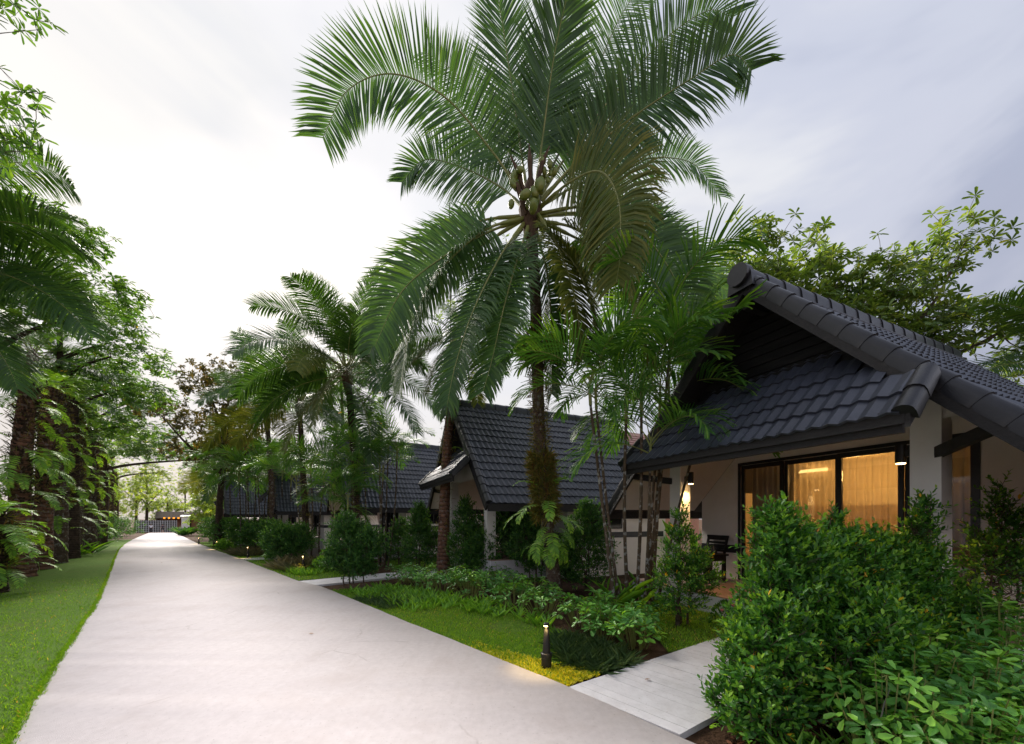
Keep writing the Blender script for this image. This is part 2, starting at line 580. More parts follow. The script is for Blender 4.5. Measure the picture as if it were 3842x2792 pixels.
Y1 = (0.42, 0.20, 0.02)   # a fallen-gold leaf
M = dict(
    concrete=surf('concrete', (0.55, 0.505, 0.505), (0.63, 0.58, 0.58), 14, 0.85, 0.25, 160, (0.50, 0.44, 0.425), 0.9, 0.7, 0.2),
    walk=surf('walk_concrete', (0.54, 0.525, 0.53), (0.64, 0.625, 0.63), 7, 0.8, 0.15, 60, (0.36, 0.345, 0.33), 1.6, 0.5, 0.25),
    soil=surf('soil', (0.035, 0.020, 0.012), (0.10, 0.055, 0.032), 9, 0.95, 0.9, 26, (0.16, 0.10, 0.065), 1.4, 0.6, 0.1, bdist=0.05),
    turf=surf('turf', (0.05, 0.11, 0.010), (0.10, 0.18, 0.018), 14, 0.95, 0.6, 90, (0.17, 0.12, 0.05), 1.1, 0.35, 0.1, bdist=0.03),
    far_ground=surf('far_ground', (0.03, 0.05, 0.012), (0.06, 0.09, 0.02), 0.6, 0.95, 0.4, 8, (0.07, 0.05, 0.03), 0.3, 0.6, 0.1),
    stucco=surf('stucco', (0.72, 0.68, 0.63), (0.78, 0.735, 0.685), 3, 0.85, 0.25, 120, (0.62, 0.56, 0.49), 0.8, 0.45, 0.2),
    white=surf('white_paint', (0.70, 0.71, 0.72), (0.78, 0.79, 0.80), 3, 0.7, 0.1, 60, (0.6, 0.6, 0.6), 0.8, 0.4, 0.3),
    blackwood=surf('black_stained_wood', (0.010, 0.009, 0.009), (0.030, 0.027, 0.026), 22, 0.55, 0.5, 60, (0.06, 0.05, 0.05), 5, 0.3, 0.4, stretch=(1, 1, 5)),
    gable=surf('gable_boards', (0.004, 0.004, 0.004), (0.010, 0.009, 0.009), 16, 0.7, 0.5, 50, (0.07, 0.06, 0.055), 3, 0.25, 0.25, stretch=(0.5, 1, 5)),
    tile=surf('roof_tile', (0.034, 0.039, 0.054), (0.056, 0.063, 0.084), 5, 0.42, 0.12, 140, (0.055, 0.05, 0.045), 2.2, 0.4, 0.5, vary=0.22),
    cap=surf('cap_tile', (0.010, 0.010, 0.012), (0.019, 0.019, 0.022), 6, 0.36, 0.15, 80, (0.05, 0.042, 0.036), 2.5, 0.5, 0.5, vary=0.22),
    band=surf('band_paint', (0.012, 0.014, 0.018), (0.02, 0.022, 0.028), 5, 0.5, 0.1, 60),
    frame=surf('window_frame', (0.008, 0.007, 0.007), (0.013, 0.012, 0.011), 5, 0.4, 0.03, 60),
    floor=surf('porch_tile', (0.30, 0.17, 0.12), (0.42, 0.27, 0.20), 9, 0.5, 0.15, 50, (0.24, 0.14, 0.10), 3, 0.6, 0.4, stretch=(1, 5, 1)),
    room=surf('room_wall', (0.62, 0.52, 0.36), (0.68, 0.58, 0.42), 2, 0.8, 0.0),
    roomdark=surf('room_panel', (0.16, 0.085, 0.04), (0.22, 0.12, 0.06), 5, 0.6, 0.1, 30, stretch=(6, 1, 1)),
    metal=surf('black_metal', (0.012, 0.011, 0.010), (0.022, 0.020, 0.018), 20, 0.42, 0.1, 150, metal=0.3),
    chair=surf('chair_wood', (0.008, 0.006, 0.005), (0.020, 0.014, 0.012), 14, 0.35, 0.1, 60, stretch=(1, 1, 4)),
    pot=surf('glazed_pot', (0.010, 0.011, 0.012), (0.03, 0.03, 0.032), 6, 0.3, 0.15, 30, (0.09, 0.085, 0.08), 2, 0.5),
    stone=surf('stone', (0.22, 0.19, 0.16), (0.36, 0.32, 0.27), 8, 0.9, 0.5, 30, (0.10, 0.09, 0.07), 2, 0.6, 0.2),
    darkstone=surf('dark_stone', (0.03, 0.026, 0.022), (0.08, 0.07, 0.06), 8, 0.9, 0.5, 30),
    salmon=surf('salmon_wall', (0.55, 0.27, 0.17), (0.62, 0.32, 0.21), 2, 0.85, 0.1, 40),
    redtile=surf('red_tile', (0.22, 0.10, 0.075), (0.36, 0.19, 0.15), 4, 0.6, 0.3, 30, (0.42, 0.27, 0.22), 0.8, 0.6),
    thatch=surf('thatch', (0.03, 0.022, 0.014), (0.09, 0.065, 0.04), 8, 0.95, 0.8, 30, stretch=(4, 4, 1)),
    lantern=emit('lantern_light', (1.0, 0.33, 0.04), 0.55),
    lampwarm=emit('lamp_light', (1.0, 0.62, 0.25), 7.0),
    cove=emit('cove_light', (1.0, 0.55, 0.18), 1.1),
    glass=glassmat('glass'),
    sheer=sheermat('sheer_curtain', (0.80, 0.70, 0.55), 0.5, 0.7),
    drape=sheermat('drape', (0.26, 0.235, 0.215), 0.97, 0.15),
    bark=trunkmat('palm_bark', (0.055, 0.036, 0.027), (0.18, 0.125, 0.09), (0.030, 0.021, 0.016), 9, (0.24, 0.235, 0.20)),
    redbark=trunkmat('red_bark', (0.055, 0.032, 0.022), (0.27, 0.135, 0.08), (0.020, 0.013, 0.010), 2.5, (0.21, 0.17, 0.145), 0.9),
    darkbark=trunkmat('dark_bark', (0.03, 0.021, 0.016), (0.11, 0.072, 0.052), (0.014, 0.010, 0.008), 4, None, 0.9),
    cane=trunkmat('cane_bark', (0.060, 0.042, 0.026), (0.15, 0.11, 0.07), (0.035, 0.025, 0.018), 14, (0.33, 0.33, 0.30), 0.3),
    branch=trunkmat('branch_bark', (0.055, 0.040, 0.030), (0.17, 0.125, 0.09), (0.04, 0.03, 0.022), 3, None, 0.5),
    rachis=surf('frond_rib', (0.15, 0.19, 0.04), (0.26, 0.25, 0.07), 3, 0.5, 0.0),
    fibre=surf('palm_fibre', (0.05, 0.030, 0.016), (0.14, 0.085, 0.05), 30, 0.95, 0.8, 60, stretch=(1, 1, 0.2)),
    coconut=surf('coconut', (0.11, 0.16, 0.022), (0.22, 0.26, 0.05), 6, 0.38, 0.1, 20, (0.26, 0.20, 0.07), 3, 0.4),
    leaf_coco=leafmat('coconut_leaf', gain=1.5, spec=.45, stops=[(0, (0.014, 0.050, 0.016)), (0.45, (0.026, 0.080, 0.020)), (0.8, (0.048, 0.115, 0.024)), (1, (0.085, 0.145, 0.030))], trans=0.26, rough=0.48),
    leaf_old=leafmat('old_palm_leaf', gain=1.3, spec=.2, stops=[(0, (0.040, 0.075, 0.020)), (0.5, (0.075, 0.115, 0.032)), (1, (0.17, 0.18, 0.05))], trans=0.26, rough=0.45),
    leaf_areca=leafmat('areca_leaf', [(0, (0.014, 0.055, 0.016)), (0.5, (0.030, 0.095, 0.022)), (0.85, (0.075, 0.17, 0.028)), (1, (0.14, 0.24, 0.035))], 0.34, 0.42, gain=2.1),
    leaf_fern=leafmat('fern_leaf', [(0, (0.030, 0.095, 0.016)), (0.5, (0.070, 0.175, 0.028)), (1, (0.145, 0.25, 0.04))], 0.3, 0.5),
    leaf_hedge=leafmat('hedge_leaf', [(0, (0.010, 0.045, 0.012)), (0.5, (0.022, 0.085, 0.016)), (0.82, (0.060, 0.155, 0.022)), (0.965, (0.105, 0.22, 0.03)), (0.985, Y1)], 0.34, 0.42, gain=2.4),
    leaf_dark=leafmat('dark_shrub_leaf', [(0, (0.008, 0.034, 0.012)), (0.5, (0.018, 0.064, 0.018)), (0.9, (0.040, 0.105, 0.024)), (1, (0.065, 0.14, 0.03))], 0.34, 0.45),
    leaf_schef=leafmat('umbrella_leaf', gain=2.6, stops=[(0, (0.014, 0.062, 0.018)), (0.45, (0.034, 0.115, 0.026)), (0.8, (0.085, 0.215, 0.036)), (1, (0.145, 0.30, 0.05))], trans=0.24, rough=0.38),
    leaf_tree=leafmat('tree_leaf', [(0, (0.026, 0.064, 0.022)), (0.5, (0.056, 0.112, 0.036)), (0.85, (0.11, 0.175, 0.055)), (1, (0.18, 0.23, 0.075))], 0.3, 0.42, gain=2.1),
    leaf_almond=leafmat('almond_leaf', [(0, (0.018, 0.060, 0.018)), (0.5, (0.038, 0.100, 0.024)), (0.9, (0.070, 0.150, 0.030)), (0.985, (0.12, 0.20, 0.035)), (1, Y1)], 0.32, 0.45),
    leaf_brown=leafmat('dark_tree_leaf', [(0, (0.010, 0.018, 0.010)), (0.5, (0.026, 0.030, 0.014)), (1, (0.075, 0.060, 0.022))], 0.3, 0.5),
    leaf_far=leafmat('far_tree_leaf', [(0, (0.035, 0.075, 0.018)), (0.5, (0.070, 0.13, 0.028)), (1, (0.16, 0.20, 0.045))], 0.4, 0.5),
    leaf_moss=leafmat('moss_strand', [(0, (0.035, 0.050, 0.012)), (0.5, (0.060, 0.070, 0.018)), (0.75, (0.075, 0.045, 0.02)), (1, (0.12, 0.15, 0.03))], 0.2, 0.7),
    grass=leafmat('grass_blade', [(0, (0.040, 0.115, 0.010)), (0.55, (0.075, 0.180, 0.016)), (0.9, (0.13, 0.24, 0.03)), (1, (0.25, 0.21, 0.08))], 0.3, 0.6, gain=2.05),
    gold=leafmat('gold_glow_groundcover', gain=1.7, stops= [(0, (0.16, 0.22, 0.012)), (0.5, (0.32, 0.34, 0.015)), (1, (0.48, 0.42, 0.02))], trans=0.3, rough=0.5),  # yellow leaf, brightened to carry the near bollard's lamp glow
    mondo=leafmat('mondo_blade', [(0, (0.014, 0.040, 0.022)), (0.6, (0.034, 0.075, 0.040)), (1, (0.07, 0.12, 0.06))], 0.15, 0.4),
    silver=leafmat('silver_blade', gain=1.0, stops= [(0, (0.10, 0.13, 0.10)), (0.6, (0.22, 0.25, 0.20)), (1, (0.38, 0.40, 0.33))], trans=0.2, rough=0.5),
    strap=leafmat('strap_leaf', [(0, (0.025, 0.090, 0.016)), (0.5, (0.060, 0.165, 0.026)), (1, (0.145, 0.29, 0.045))], 0.3, 0.4),
    litter=leafmat('dead_leaf', gain=1.0, stops= [(0, (0.05, 0.022, 0.012)), (0.6, (0.14, 0.06, 0.03)), (0.9, (0.22, 0.12, 0.05)), (1, (0.40, 0.22, 0.03))], trans=0.05, rough=0.8),
    skin=surf('skin', (0.30, 0.17, 0.11), (0.33, 0.19, 0.125), 4, 0.6, 0.0),
    shirt_white=surf('white_shirt', (0.62, 0.64, 0.70), (0.70, 0.72, 0.78), 6, 0.8, 0.1),
    shirt_dark=surf('dark_shirt', (0.03, 0.028, 0.05), (0.045, 0.04, 0.065), 6, 0.8, 0.1),
    trouser=surf('black_trousers', (0.010, 0.010, 0.011), (0.02, 0.02, 0.022), 6, 0.8, 0.1),
    hair=surf('black_hair', (0.008, 0.007, 0.006), (0.014, 0.012, 0.011), 20, 0.5, 0.1),
    pink=surf('pink_flower', (0.50, 0.11, 0.13), (0.62, 0.18, 0.20), 20, 0.6, 0.0),
)

concrete('concrete', M['concrete'])
concrete('walk', M['walk'])

# ------------------------------------------------------------------ vegetation builders
def leaf_geo(P, D, N, L, W, fold=0.25, droop=0.15, shape='oval', full=True):
    """one small folded blade for every row of P; returns verts, quads, tris"""
    P, D, N = np.asarray(P, float), unit(D), np.asarray(N, float)
    n = len(P)
    L = np.broadcast_to(np.asarray(L, float), (n,))
    W = np.broadcast_to(np.asarray(W, float), (n,))
    S = unit(np.cross(D, N))
    N = np.cross(S, D)
    if full:
        if shape == 'oval':
            fr, wd = [0, .28, .66, 1, .66, .28], [0, .78, .92, 0, -.92, -.78]
        elif shape == 'spoon':
            fr, wd = [0, .45, .86, 1, .86, .45], [0, .72, .88, 0, -.88, -.72]
        else:
            fr, wd = [0, .2, .6, 1, .6, .2], [.3, .9, .8, 0, -.8, -.9]
        k = 6
        qf = np.array([[0, 5, 4, 3], [0, 3, 2, 1]])
        tf = None
    else:
        c = .6 if shape == 'spoon' else .45
        fr, wd = [0, c, 1, c], [0, 1, 0, -1]
        k = 4
        qf = None
        tf = np.array([[0, 3, 2], [0, 2, 1]])
    V = np.zeros((n, k, 3))
    for i in range(k):
        V[:, i] = P + D * (L * fr[i])[:, None] + S * (W * wd[i] / 2)[:, None] + N * (fold * abs(wd[i]) * W / 2 - droop * L * fr[i] ** 2)[:, None]
    base = (np.arange(n) * k)[:, None, None]
    q = (base + qf[None]).reshape(-1, 4) if qf is not None else None
    t = (base + tf[None]).reshape(-1, 3) if tf is not None else None
    return V.reshape(-1, 3), q, t


def leaf_mesh(name, mat, P, D, N, L, W, tint, **kw):
    V, q, t = leaf_geo(P, D, N, L, W, **kw)
    return np_mesh(name, V, q, t, [mat], tint=np.repeat(tint, 2))


def rdir(n, g=None):
    return unit((g or rng).normal(size=(n, 3)))


def perp(D):
    a = np.where(np.abs(D[:, 2:3]) < 0.9, np.array([[0, 0, 1.0]]), np.array([[1.0, 0, 0]]))
    u = unit(np.cross(D, a))
    return u, np.cross(D, u)


def twig_leaves(B, T, tl, nper, L, W, spread=0.9, g=None, up=0.25):
    """leaves set spirally along twigs (base B, direction T, length tl)"""
    g = g or rng
    n = len(B)
    u, v = perp(T)
    k = np.arange(nper)
    fr = (k + 0.6) / nper
    a = k[None] * 2.4 + g.uniform(0, 6.28, (n, 1)) + g.normal(0, .3, (n, nper))
    rad = u[:, None] * np.cos(a)[..., None] + v[:, None] * np.sin(a)[..., None]
    sp = spread * (1.1 - 0.65 * fr)[None, :, None]
    D = unit(T[:, None] * (1 - 0.45 * sp) + rad * sp + np.array([0, 0, up]) + g.normal(0, .16, (n, nper, 3)))
    P = B[:, None] + T[:, None] * (np.asarray(tl).reshape(-1, 1, 1) * fr[None, :, None])
    N = unit(T[:, None] * 1.0 - rad * 0.3 + np.array([0, 0, .8]) + g.normal(0, .25, (n, nper, 3)))
    LL = L * g.uniform(.7, 1.2, (n, nper)) * (0.75 + .35 * np.sin(np.pi * fr))[None]
    return P.reshape(-1, 3), D.reshape(-1, 3), N.reshape(-1, 3), LL.ravel(), (LL * W / L).ravel()


def shrub(name, label, loc, blobs, twigs, mat, L=0.055, W=0.026, nper=9, tl=0.2, group=None, stems=4, full=True, seed=0, cat='shrub', inner=0.45, tint_top=0.34, bare=0.0):
    """blobs: (cx, cy, cz, rx, ry, rz) relative to the base"""
    g = np.random.default_rng(1000 + seed)
    z0 = float(gz(loc[0], loc[1])) - 0.04
    root = thing(name, label, cat, (loc[0], loc[1], z0), 0, group)
    vol = np.array([b[3] * b[4] + b[4] * b[5] + b[3] * b[5] for b in blobs])
    cnt = np.maximum(1, (twigs * vol / vol.sum()).astype(int))
    Bs, Ts = [], []
    for b, c in zip(blobs, cnt):
        d = rdir(c, g)
        d[:, 2] = np.where(d[:, 2] < -0.75, -d[:, 2], d[:, 2])
        r = np.where(g.random(c) < 0.72, g.uniform(.80, 1.06, c), g.uniform(inner, .85, c))
        lump = 1 + .13 * np.sin(d[:, 0] * 5 + seed) * np.cos(d[:, 1] * 6 + d[:, 2] * 5 + seed * 2)
        p = np.array(b[:3]) + d * np.array(b[3:]) * (r * lump)[:, None]
        t = unit(d / np.array(b[3:]) * min(b[3:]) + np.array([0, 0, .55]) + g.normal(0, .38, (c, 3)))
        Bs.append(p - t * tl * .6)
        Ts.append(t)
    B, T = np.concatenate(Bs), np.concatenate(Ts)
    ok = B[:, 2] > bare
    B, T = B[ok], T[ok]
    tls = tl * g.uniform(.6, 1.35, len(B))
    P, D, N, LL, WW = twig_leaves(B, T, tls, nper, L, W, g=g)
    zt = max(b[2] + b[5] for b in blobs)
    ti = np.clip(g.beta(2.2, 2.6, len(P)) * .75 + np.repeat(g.normal(0, .10, len(B)), nper) + (np.tile(np.arange(nper), len(B)) > nper * .65) * tint_top, 0, .93)
    ti[g.random(len(P)) < 0.010] = 1.0
    me = leaf_mesh('foliage', mat, P, D, N, LL, WW, ti, full=full)
    link('foliage', me, root)
    # stems and the twigs that carry the leaves
    mb = MB()
    nt_ = min(len(B), 260)
    hubs = []
    for s in range(stems):
        b = blobs[s % len(blobs)]
        tip = np.array(b[:3]) + g.normal(0, .25, 3) * np.array(b[3:]) + np.array([0, 0, b[5] * .35])
        x0 = np.array([b[0] * .55, b[1] * .55, 0]) + np.array([*g.normal(0, .05, 2), 0])
        mid = x0 * .5 + tip * .5 + np.array([*g.normal(0, .04, 2), 0])
        mb.tube([x0, x0 * .75 + tip * .25, mid, tip], [.022, .017, .012, .005], 5)
        hubs += [x0 * (1 - f) + tip * f for f in np.linspace(.3, .95, 7)]
    hubs = np.array(hubs)
    for i in g.choice(len(B), nt_, replace=False):
        h = hubs[np.argmin(((hubs - B[i]) ** 2).sum(1) + g.random(len(hubs)) * .02)]
        mb.tube([h, (h + B[i]) / 2 + [0, 0, -.02], B[i], B[i] + T[i] * tls[i]], [.006, .0045, .0035, .002], 3, False)
    mb.build('stem', M['branch'], root)
    return root


def catmull(ctrl, n):
    c = np.asarray(ctrl, float)
    c = np.vstack([2 * c[0] - c[1], c, 2 * c[-1] - c[-2]])
    out = []
    segs = len(c) - 3
    for s in np.linspace(0, segs - 1e-6, n):
        i = int(s)
        t = s - i
        p0, p1, p2, p3 = c[i:i + 4]
        out.append(.5 * (2 * p1 + (p2 - p0) * t + (2 * p0 - 5 * p1 + 4 * p2 - p3) * t * t + (-p0 + 3 * p1 - 3 * p2 + p3) * t ** 3))
    return np.array(out)


def frond_mesh(name, ctrl, nl, lmax, w, mat, roll=0.0, g=0.25, vl=0.25, seed=0, start=.16, rach=.022, a0=62, a1=24, tipw=0.0, lo=.66, tbase=.0, segs=3, side=None, tipl=.34, jit=.1):
    """a feather leaf: a rib along ctrl with nl leaflets a side, each drooping"""
    rg = np.random.default_rng(500 + seed)
    n = 48
    pts = catmull(ctrl, n)
    seg = np.linalg.norm(np.diff(pts, axis=0), axis=1)
    s = np.concatenate([[0], np.cumsum(seg)])
    s /= s[-1]
    T = unit(np.gradient(pts, axis=0))
    az = pts[-1] - pts[0]
    az[2] = 0
    if side is None:
        if np.linalg.norm(az) < .15:
            az = np.array([0, 1.0, 0])
        sd = unit(np.cross(az, [0, 0, 1.0]))
    else:
        sd = unit(np.array(side, float))
    S = unit(sd - T * (T @ sd)[:, None])
    Nn = np.cross(S, T)
    ang = roll * np.clip(s * 4.5, 0, 1)
    S2 = S * np.cos(ang)[:, None] + Nn * np.sin(ang)[:, None]
    N2 = np.cross(S2, T)

    def at(a, q):
        return np.stack([np.interp(q, s, a[:, i]) for i in range(3)], -1)
    q = start + (1 - start) * (np.arange(nl) + .5) / nl
    q2 = np.concatenate([q, q]) + rg.normal(0, .12 / nl, 2 * nl)
    sg = np.repeat([1.0, -1.0], nl)
    Pq, Tq, Sq, Nq = at(pts, q2), unit(at(T, q2)), unit(at(S2, q2)), unit(at(N2, q2))
    f = (q2 - start) / (1 - start)
    prof = np.where(f < .45, lo + (1 - lo) * np.sin(np.clip(f / .45, 0, 1) * np.pi / 2), 1 - (1 - tipl) * np.clip((f - .45) / .55, 0, 1) ** 1.6)
    ln = lmax * prof * rg.uniform(.88, 1.08, 2 * nl)
    an = np.radians(a0 + (a1 - a0) * np.clip(f, 0, 1)) + rg.normal(0, jit * .6, 2 * nl)
    v = vl + rg.normal(0, jit, 2 * nl)
    D = unit(Tq * np.cos(an)[:, None] + (Sq * sg[:, None] * np.cos(v)[:, None] + Nq * np.sin(v)[:, None]) * np.sin(an)[:, None])
    gg = g * rg.uniform(.65, 1.35, 2 * nl) * np.where(D[:, 2] < .05, 1.4, .8)
    wds = [.55, 1.0, .82, tipw] if segs == 3 else [.5, .9, 1.0, .75, tipw]
    m = segs + 1
    C = Pq.copy()
    V = np.zeros((2 * nl, 2 * m, 3))
    d = D
    for k in range(m):
        wv = unit(Tq - d * (Tq * d).sum(1, keepdims=True))
        V[:, 2 * k] = C - wv * (w * wds[k] / 2)
        V[:, 2 * k + 1] = C + wv * (w * wds[k] / 2)
        C = C + d * (ln / segs)[:, None]
        d = unit(d + np.array([0, 0, -1.0]) * (gg * (k + 1) * .75)[:, None])
    base = (np.arange(2 * nl) * 2 * m)[:, None, None]
    qd = np.array([[2 * k, 2 * k + 1, 2 * k + 3, 2 * k + 2] for k in range(segs)])
    Q = (base + qd[None]).reshape(-1, 4)
    ti = np.clip(np.repeat(tbase + rg.beta(2, 2.5, 2 * nl) * .8, segs) + np.tile(np.linspace(-.05, .12, segs), 2 * nl), 0, .95)
    # rib
    k = 5
    off = 2 * nl * 2 * m
    rr = rach * (1 - s * .88)
    rr[s < .12] *= 1.5
    RV = np.concatenate([(pts[:, None] + S[:, None] * (np.cos(2 * np.pi * np.arange(k) / k)[None, :, None] * rr[:, None, None]) + Nn[:, None] * (np.sin(2 * np.pi * np.arange(k) / k)[None, :, None] * rr[:, None, None]))])
    i0 = (np.arange(n - 1) * k)[:, None] + np.arange(k)[None]
    i1 = (np.arange(n - 1) * k)[:, None] + (np.arange(k) + 1)[None] % k
    RQ = np.stack([i0, i1, i1 + k, i0 + k], -1).reshape(-1, 4) + off
    Vall = np.concatenate([V.reshape(-1, 3), RV.reshape(-1, 3)])
    Qall = np.concatenate([Q, RQ])
    mi = np.concatenate([np.zeros(len(Q), int), np.ones(len(RQ), int)])
    return np_mesh(name, Vall, Qall, None, [mat, M['rachis']], mi, np.concatenate([ti, np.zeros(len(RQ))]))


def arc(length, rise, droop, lean=0.0):
    """control points of a rib in the XZ plane leaving along +X: rise = start elevation (deg), droop = total bend (deg)"""
    pts = [(0, 0, 0)]
    x = z = 0.0
    y = 0.0
    n = 7
    for i in range(n):
        f = (i + .5) / n
        e = R(rise - droop * f ** 1.35)
        x += math.cos(e) * length / n
        z += math.sin(e) * length / n
        y += lean * length / n * f
        pts.append((x, y, z))
    return pts


FR = {}


def frond_lib():
    k = 0
    for nm, mat in (('coco', 'leaf_coco'), ('old', 'leaf_old')):
        for rise, droop in ((78, 45), (62, 75), (45, 85), (28, 85), (8, 75), (-18, 58), (-42, 38)):
            FR[nm, rise] = frond_mesh('frond', arc(3.9, rise, droop, (k % 3 - 1) * .12), 118, 1.12, .034, M[mat], roll=(k % 4 - 1.5) * .45, g=.24, vl=.2, seed=k, a0=78, a1=46, jit=.08)
            k += 1
    for i, (rise, droop) in enumerate(((74, 60), (55, 85), (36, 95), (15, 85), (62, 110))):
        FR['areca', i] = frond_mesh('frond', arc(1.75, rise, droop, (i - 2) * .08), 25, .68, .030, M['leaf_areca'], roll=(i - 2) * .3, g=.22, vl=.35, seed=60 + i, start=.25, rach=.011, tipw=.55, lo=.6, a0=58, a1=22, tbase=.05)
    for i in range(4):
        FR['fern', i] = frond_mesh('fern_frond', arc(.72, 50 - 18 * i, 95, (i - 1.5) * .2), 13, .18, .040, M['leaf_fern'], g=.12, vl=.1, seed=80 + i, start=.18, rach=.005, a0=72, a1=40, lo=.7, tbase=.12)
    for i in range(3):
        FR['lace', i] = frond_mesh('fern_frond', arc(.85, 35 - 20 * i, 80, (i - 1) * .2), 26, .17, .024, M['leaf_fern'], g=.1, vl=.05, seed=90 + i, start=.1, rach=.004, a0=80, a1=50, lo=.75, tbase=.05)


frond_lib()


def stem_pts(base, top, bow=(0, 0), n=14):
    b, t = np.array(base, float), np.array(top, float)
    f = np.linspace(0, 1, n)
    p = b + (t - b) * f[:, None]
    p[:, 0] += bow[0] * np.sin(np.pi * f)
    p[:, 1] += bow[1] * np.sin(np.pi * f)
    return p


def trunk_mesh(name, pts, r0, r1, mat, n=12, flare=1.35, ring=.04, rough=.0, seed=0, sub=4):
    """ringed palm stem"""
    g = np.random.default_rng(seed)
    P = catmull(pts, len(pts) * sub)
    f = np.linspace(0, 1, len(P))
    r = r0 + (r1 - r0) * f
    r *= 1 + (flare - 1) * np.exp(-f * 14)
    r *= 1 + ring * np.where(np.arange(len(P)) % 2 == 0, 1, -.6)
    T = unit(np.gradient(P, axis=0))
    S = unit(np.array([1.0, 0, 0]) - T * T[:, 0:1])
    U = np.cross(T, S)
    a = 2 * np.pi * np.arange(n) / n
    rr = r[:, None] * (1 + rough * g.normal(size=(len(P), n)))
    V = P[:, None] + S[:, None] * (np.cos(a)[None] * rr)[..., None] + U[:, None] * (np.sin(a)[None] * rr)[..., None]
    m = len(P)
    i0 = (np.arange(m - 1) * n)[:, None] + np.arange(n)[None]
    i1 = (np.arange(m - 1) * n)[:, None] + (np.arange(n)[None] + 1) % n
    Q = np.stack([i0, i1, i1 + n, i0 + n], -1).reshape(-1, 4)
    V = V.reshape(-1, 3)
    c = len(V)
    V = np.vstack([V, P[-1]])
    Tt = np.array([[(m - 1) * n + j, (m - 1) * n + (j + 1) % n, c] for j in range(n)])
    return np_mesh(name, V, Q, Tt, [mat], smooth=True)


def strands(n, pts, r, L, w, mat, seed=0, spread=.6):
    """a tangle of roots, moss and small leaves round a stem"""
    g = np.random.default_rng(seed)
    P = catmull(pts, 60)
    i = g.integers(0, 60, n)
    a = g.uniform(0, 6.28, n)
    out = np.stack([np.cos(a), np.sin(a), np.zeros(n)], -1)
    B = P[i] + out * (r * g.uniform(.8, 1.25, n))[:, None]
    D = unit(out * spread + np.stack([np.zeros(n), np.zeros(n), g.uniform(-1, .7, n)], -1) + g.normal(0, .35, (n, 3)))
    V, q, t = leaf_geo(B, D, rdir(n, g), L * g.uniform(.4, 1.3, n), w, droop=.35, shape='strip')
    return np_mesh('moss_tangle', V, q, t, [mat], tint=np.repeat(g.random(n) * .95, 2))


def palm(name, label, base, top, fronds, r0=.17, r1=.11, bow=(0, 0), scale=1.0, mat='bark', group=None, seed=0, nuts=0, moss=0):
    g = np.random.default_rng(seed + 40)
    z0 = float(gz(base[0], base[1])) - .05
    root = thing(name, label, 'palm tree', (base[0], base[1], z0), 0, group)
    top = (top[0] - base[0], top[1] - base[1], top[2] - z0)
    pts = stem_pts((0, 0, 0), top, bow)
    link('trunk', trunk_mesh('trunk', pts, r0, r1, M[mat], rough=.03, seed=seed), root)
    mb = MB()
    mb.lathe([(r1 * .9, -.55), (r1 * 1.6, -.25), (r1 * 1.9, .0), (r1 * 1.3, .3), (.02, .55)], top, 10)
    mb.build('crown_shaft', M['fibre'], root)
    for j, (kind, rise, azm) in enumerate(fronds):
        o = link('frond', FR[kind, rise], root, (top[0] + .1 * math.cos(R(azm)), top[1] + .1 * math.sin(R(azm)), top[2] + .1 + .004 * rise), (g.normal(0, .06), g.normal(0, .06), R(azm)), scale * float(g.uniform(.86, 1.1)))
    if nuts:
        coconuts(root, top, nuts, g)
    if moss:
        link('moss_tangle', strands(moss, pts[2:11], r0, .16, .012, M['leaf_moss'], seed), root)
    return root


NUT = None


def coconuts(root, top, n, g, rad=.3):
    global NUT
    if NUT is None:
        mb = MB()
        mb.lathe([(.006, -.155), (.055, -.13), (.088, -.07), (.10, 0), (.092, .07), (.06, .12), (.03, .135), (.012, .14)], n=12)
        NUT = mb.mesh('coconut', M['coconut'], True)
    for i in range(n):
        a = g.uniform(0, 6.28)
        rr = rad * g.uniform(.75, 1.25)
        link('coconut', NUT, root, (top[0] + rr * math.cos(a), top[1] + rr * math.sin(a), top[2] - .1 - g.uniform(0, .45)), (g.normal(0, .35), g.normal(0, .35), a), float(g.uniform(.8, 1.15)))


RING8 = [(k, r) for k, r in zip(('coco',) * 5 + ('old',) * 2, (78, 62, 45, 28, 8, -18, -42))]


def crown(n, seed, old=.25, lo=-42, hi=78):
    g = random.Random(seed)
    out = []
    rises = [r for r in (78, 62, 45, 28, 8, -18, -42) if lo <= r <= hi]
    for i in range(n):
        r = rises[min(len(rises) - 1, int(i / n * len(rises)))]
        out.append(('old' if r < 0 and g.random() < old * 2 else 'coco', r, (i * 137.5 + g.uniform(-18, 18)) % 360))
    return out


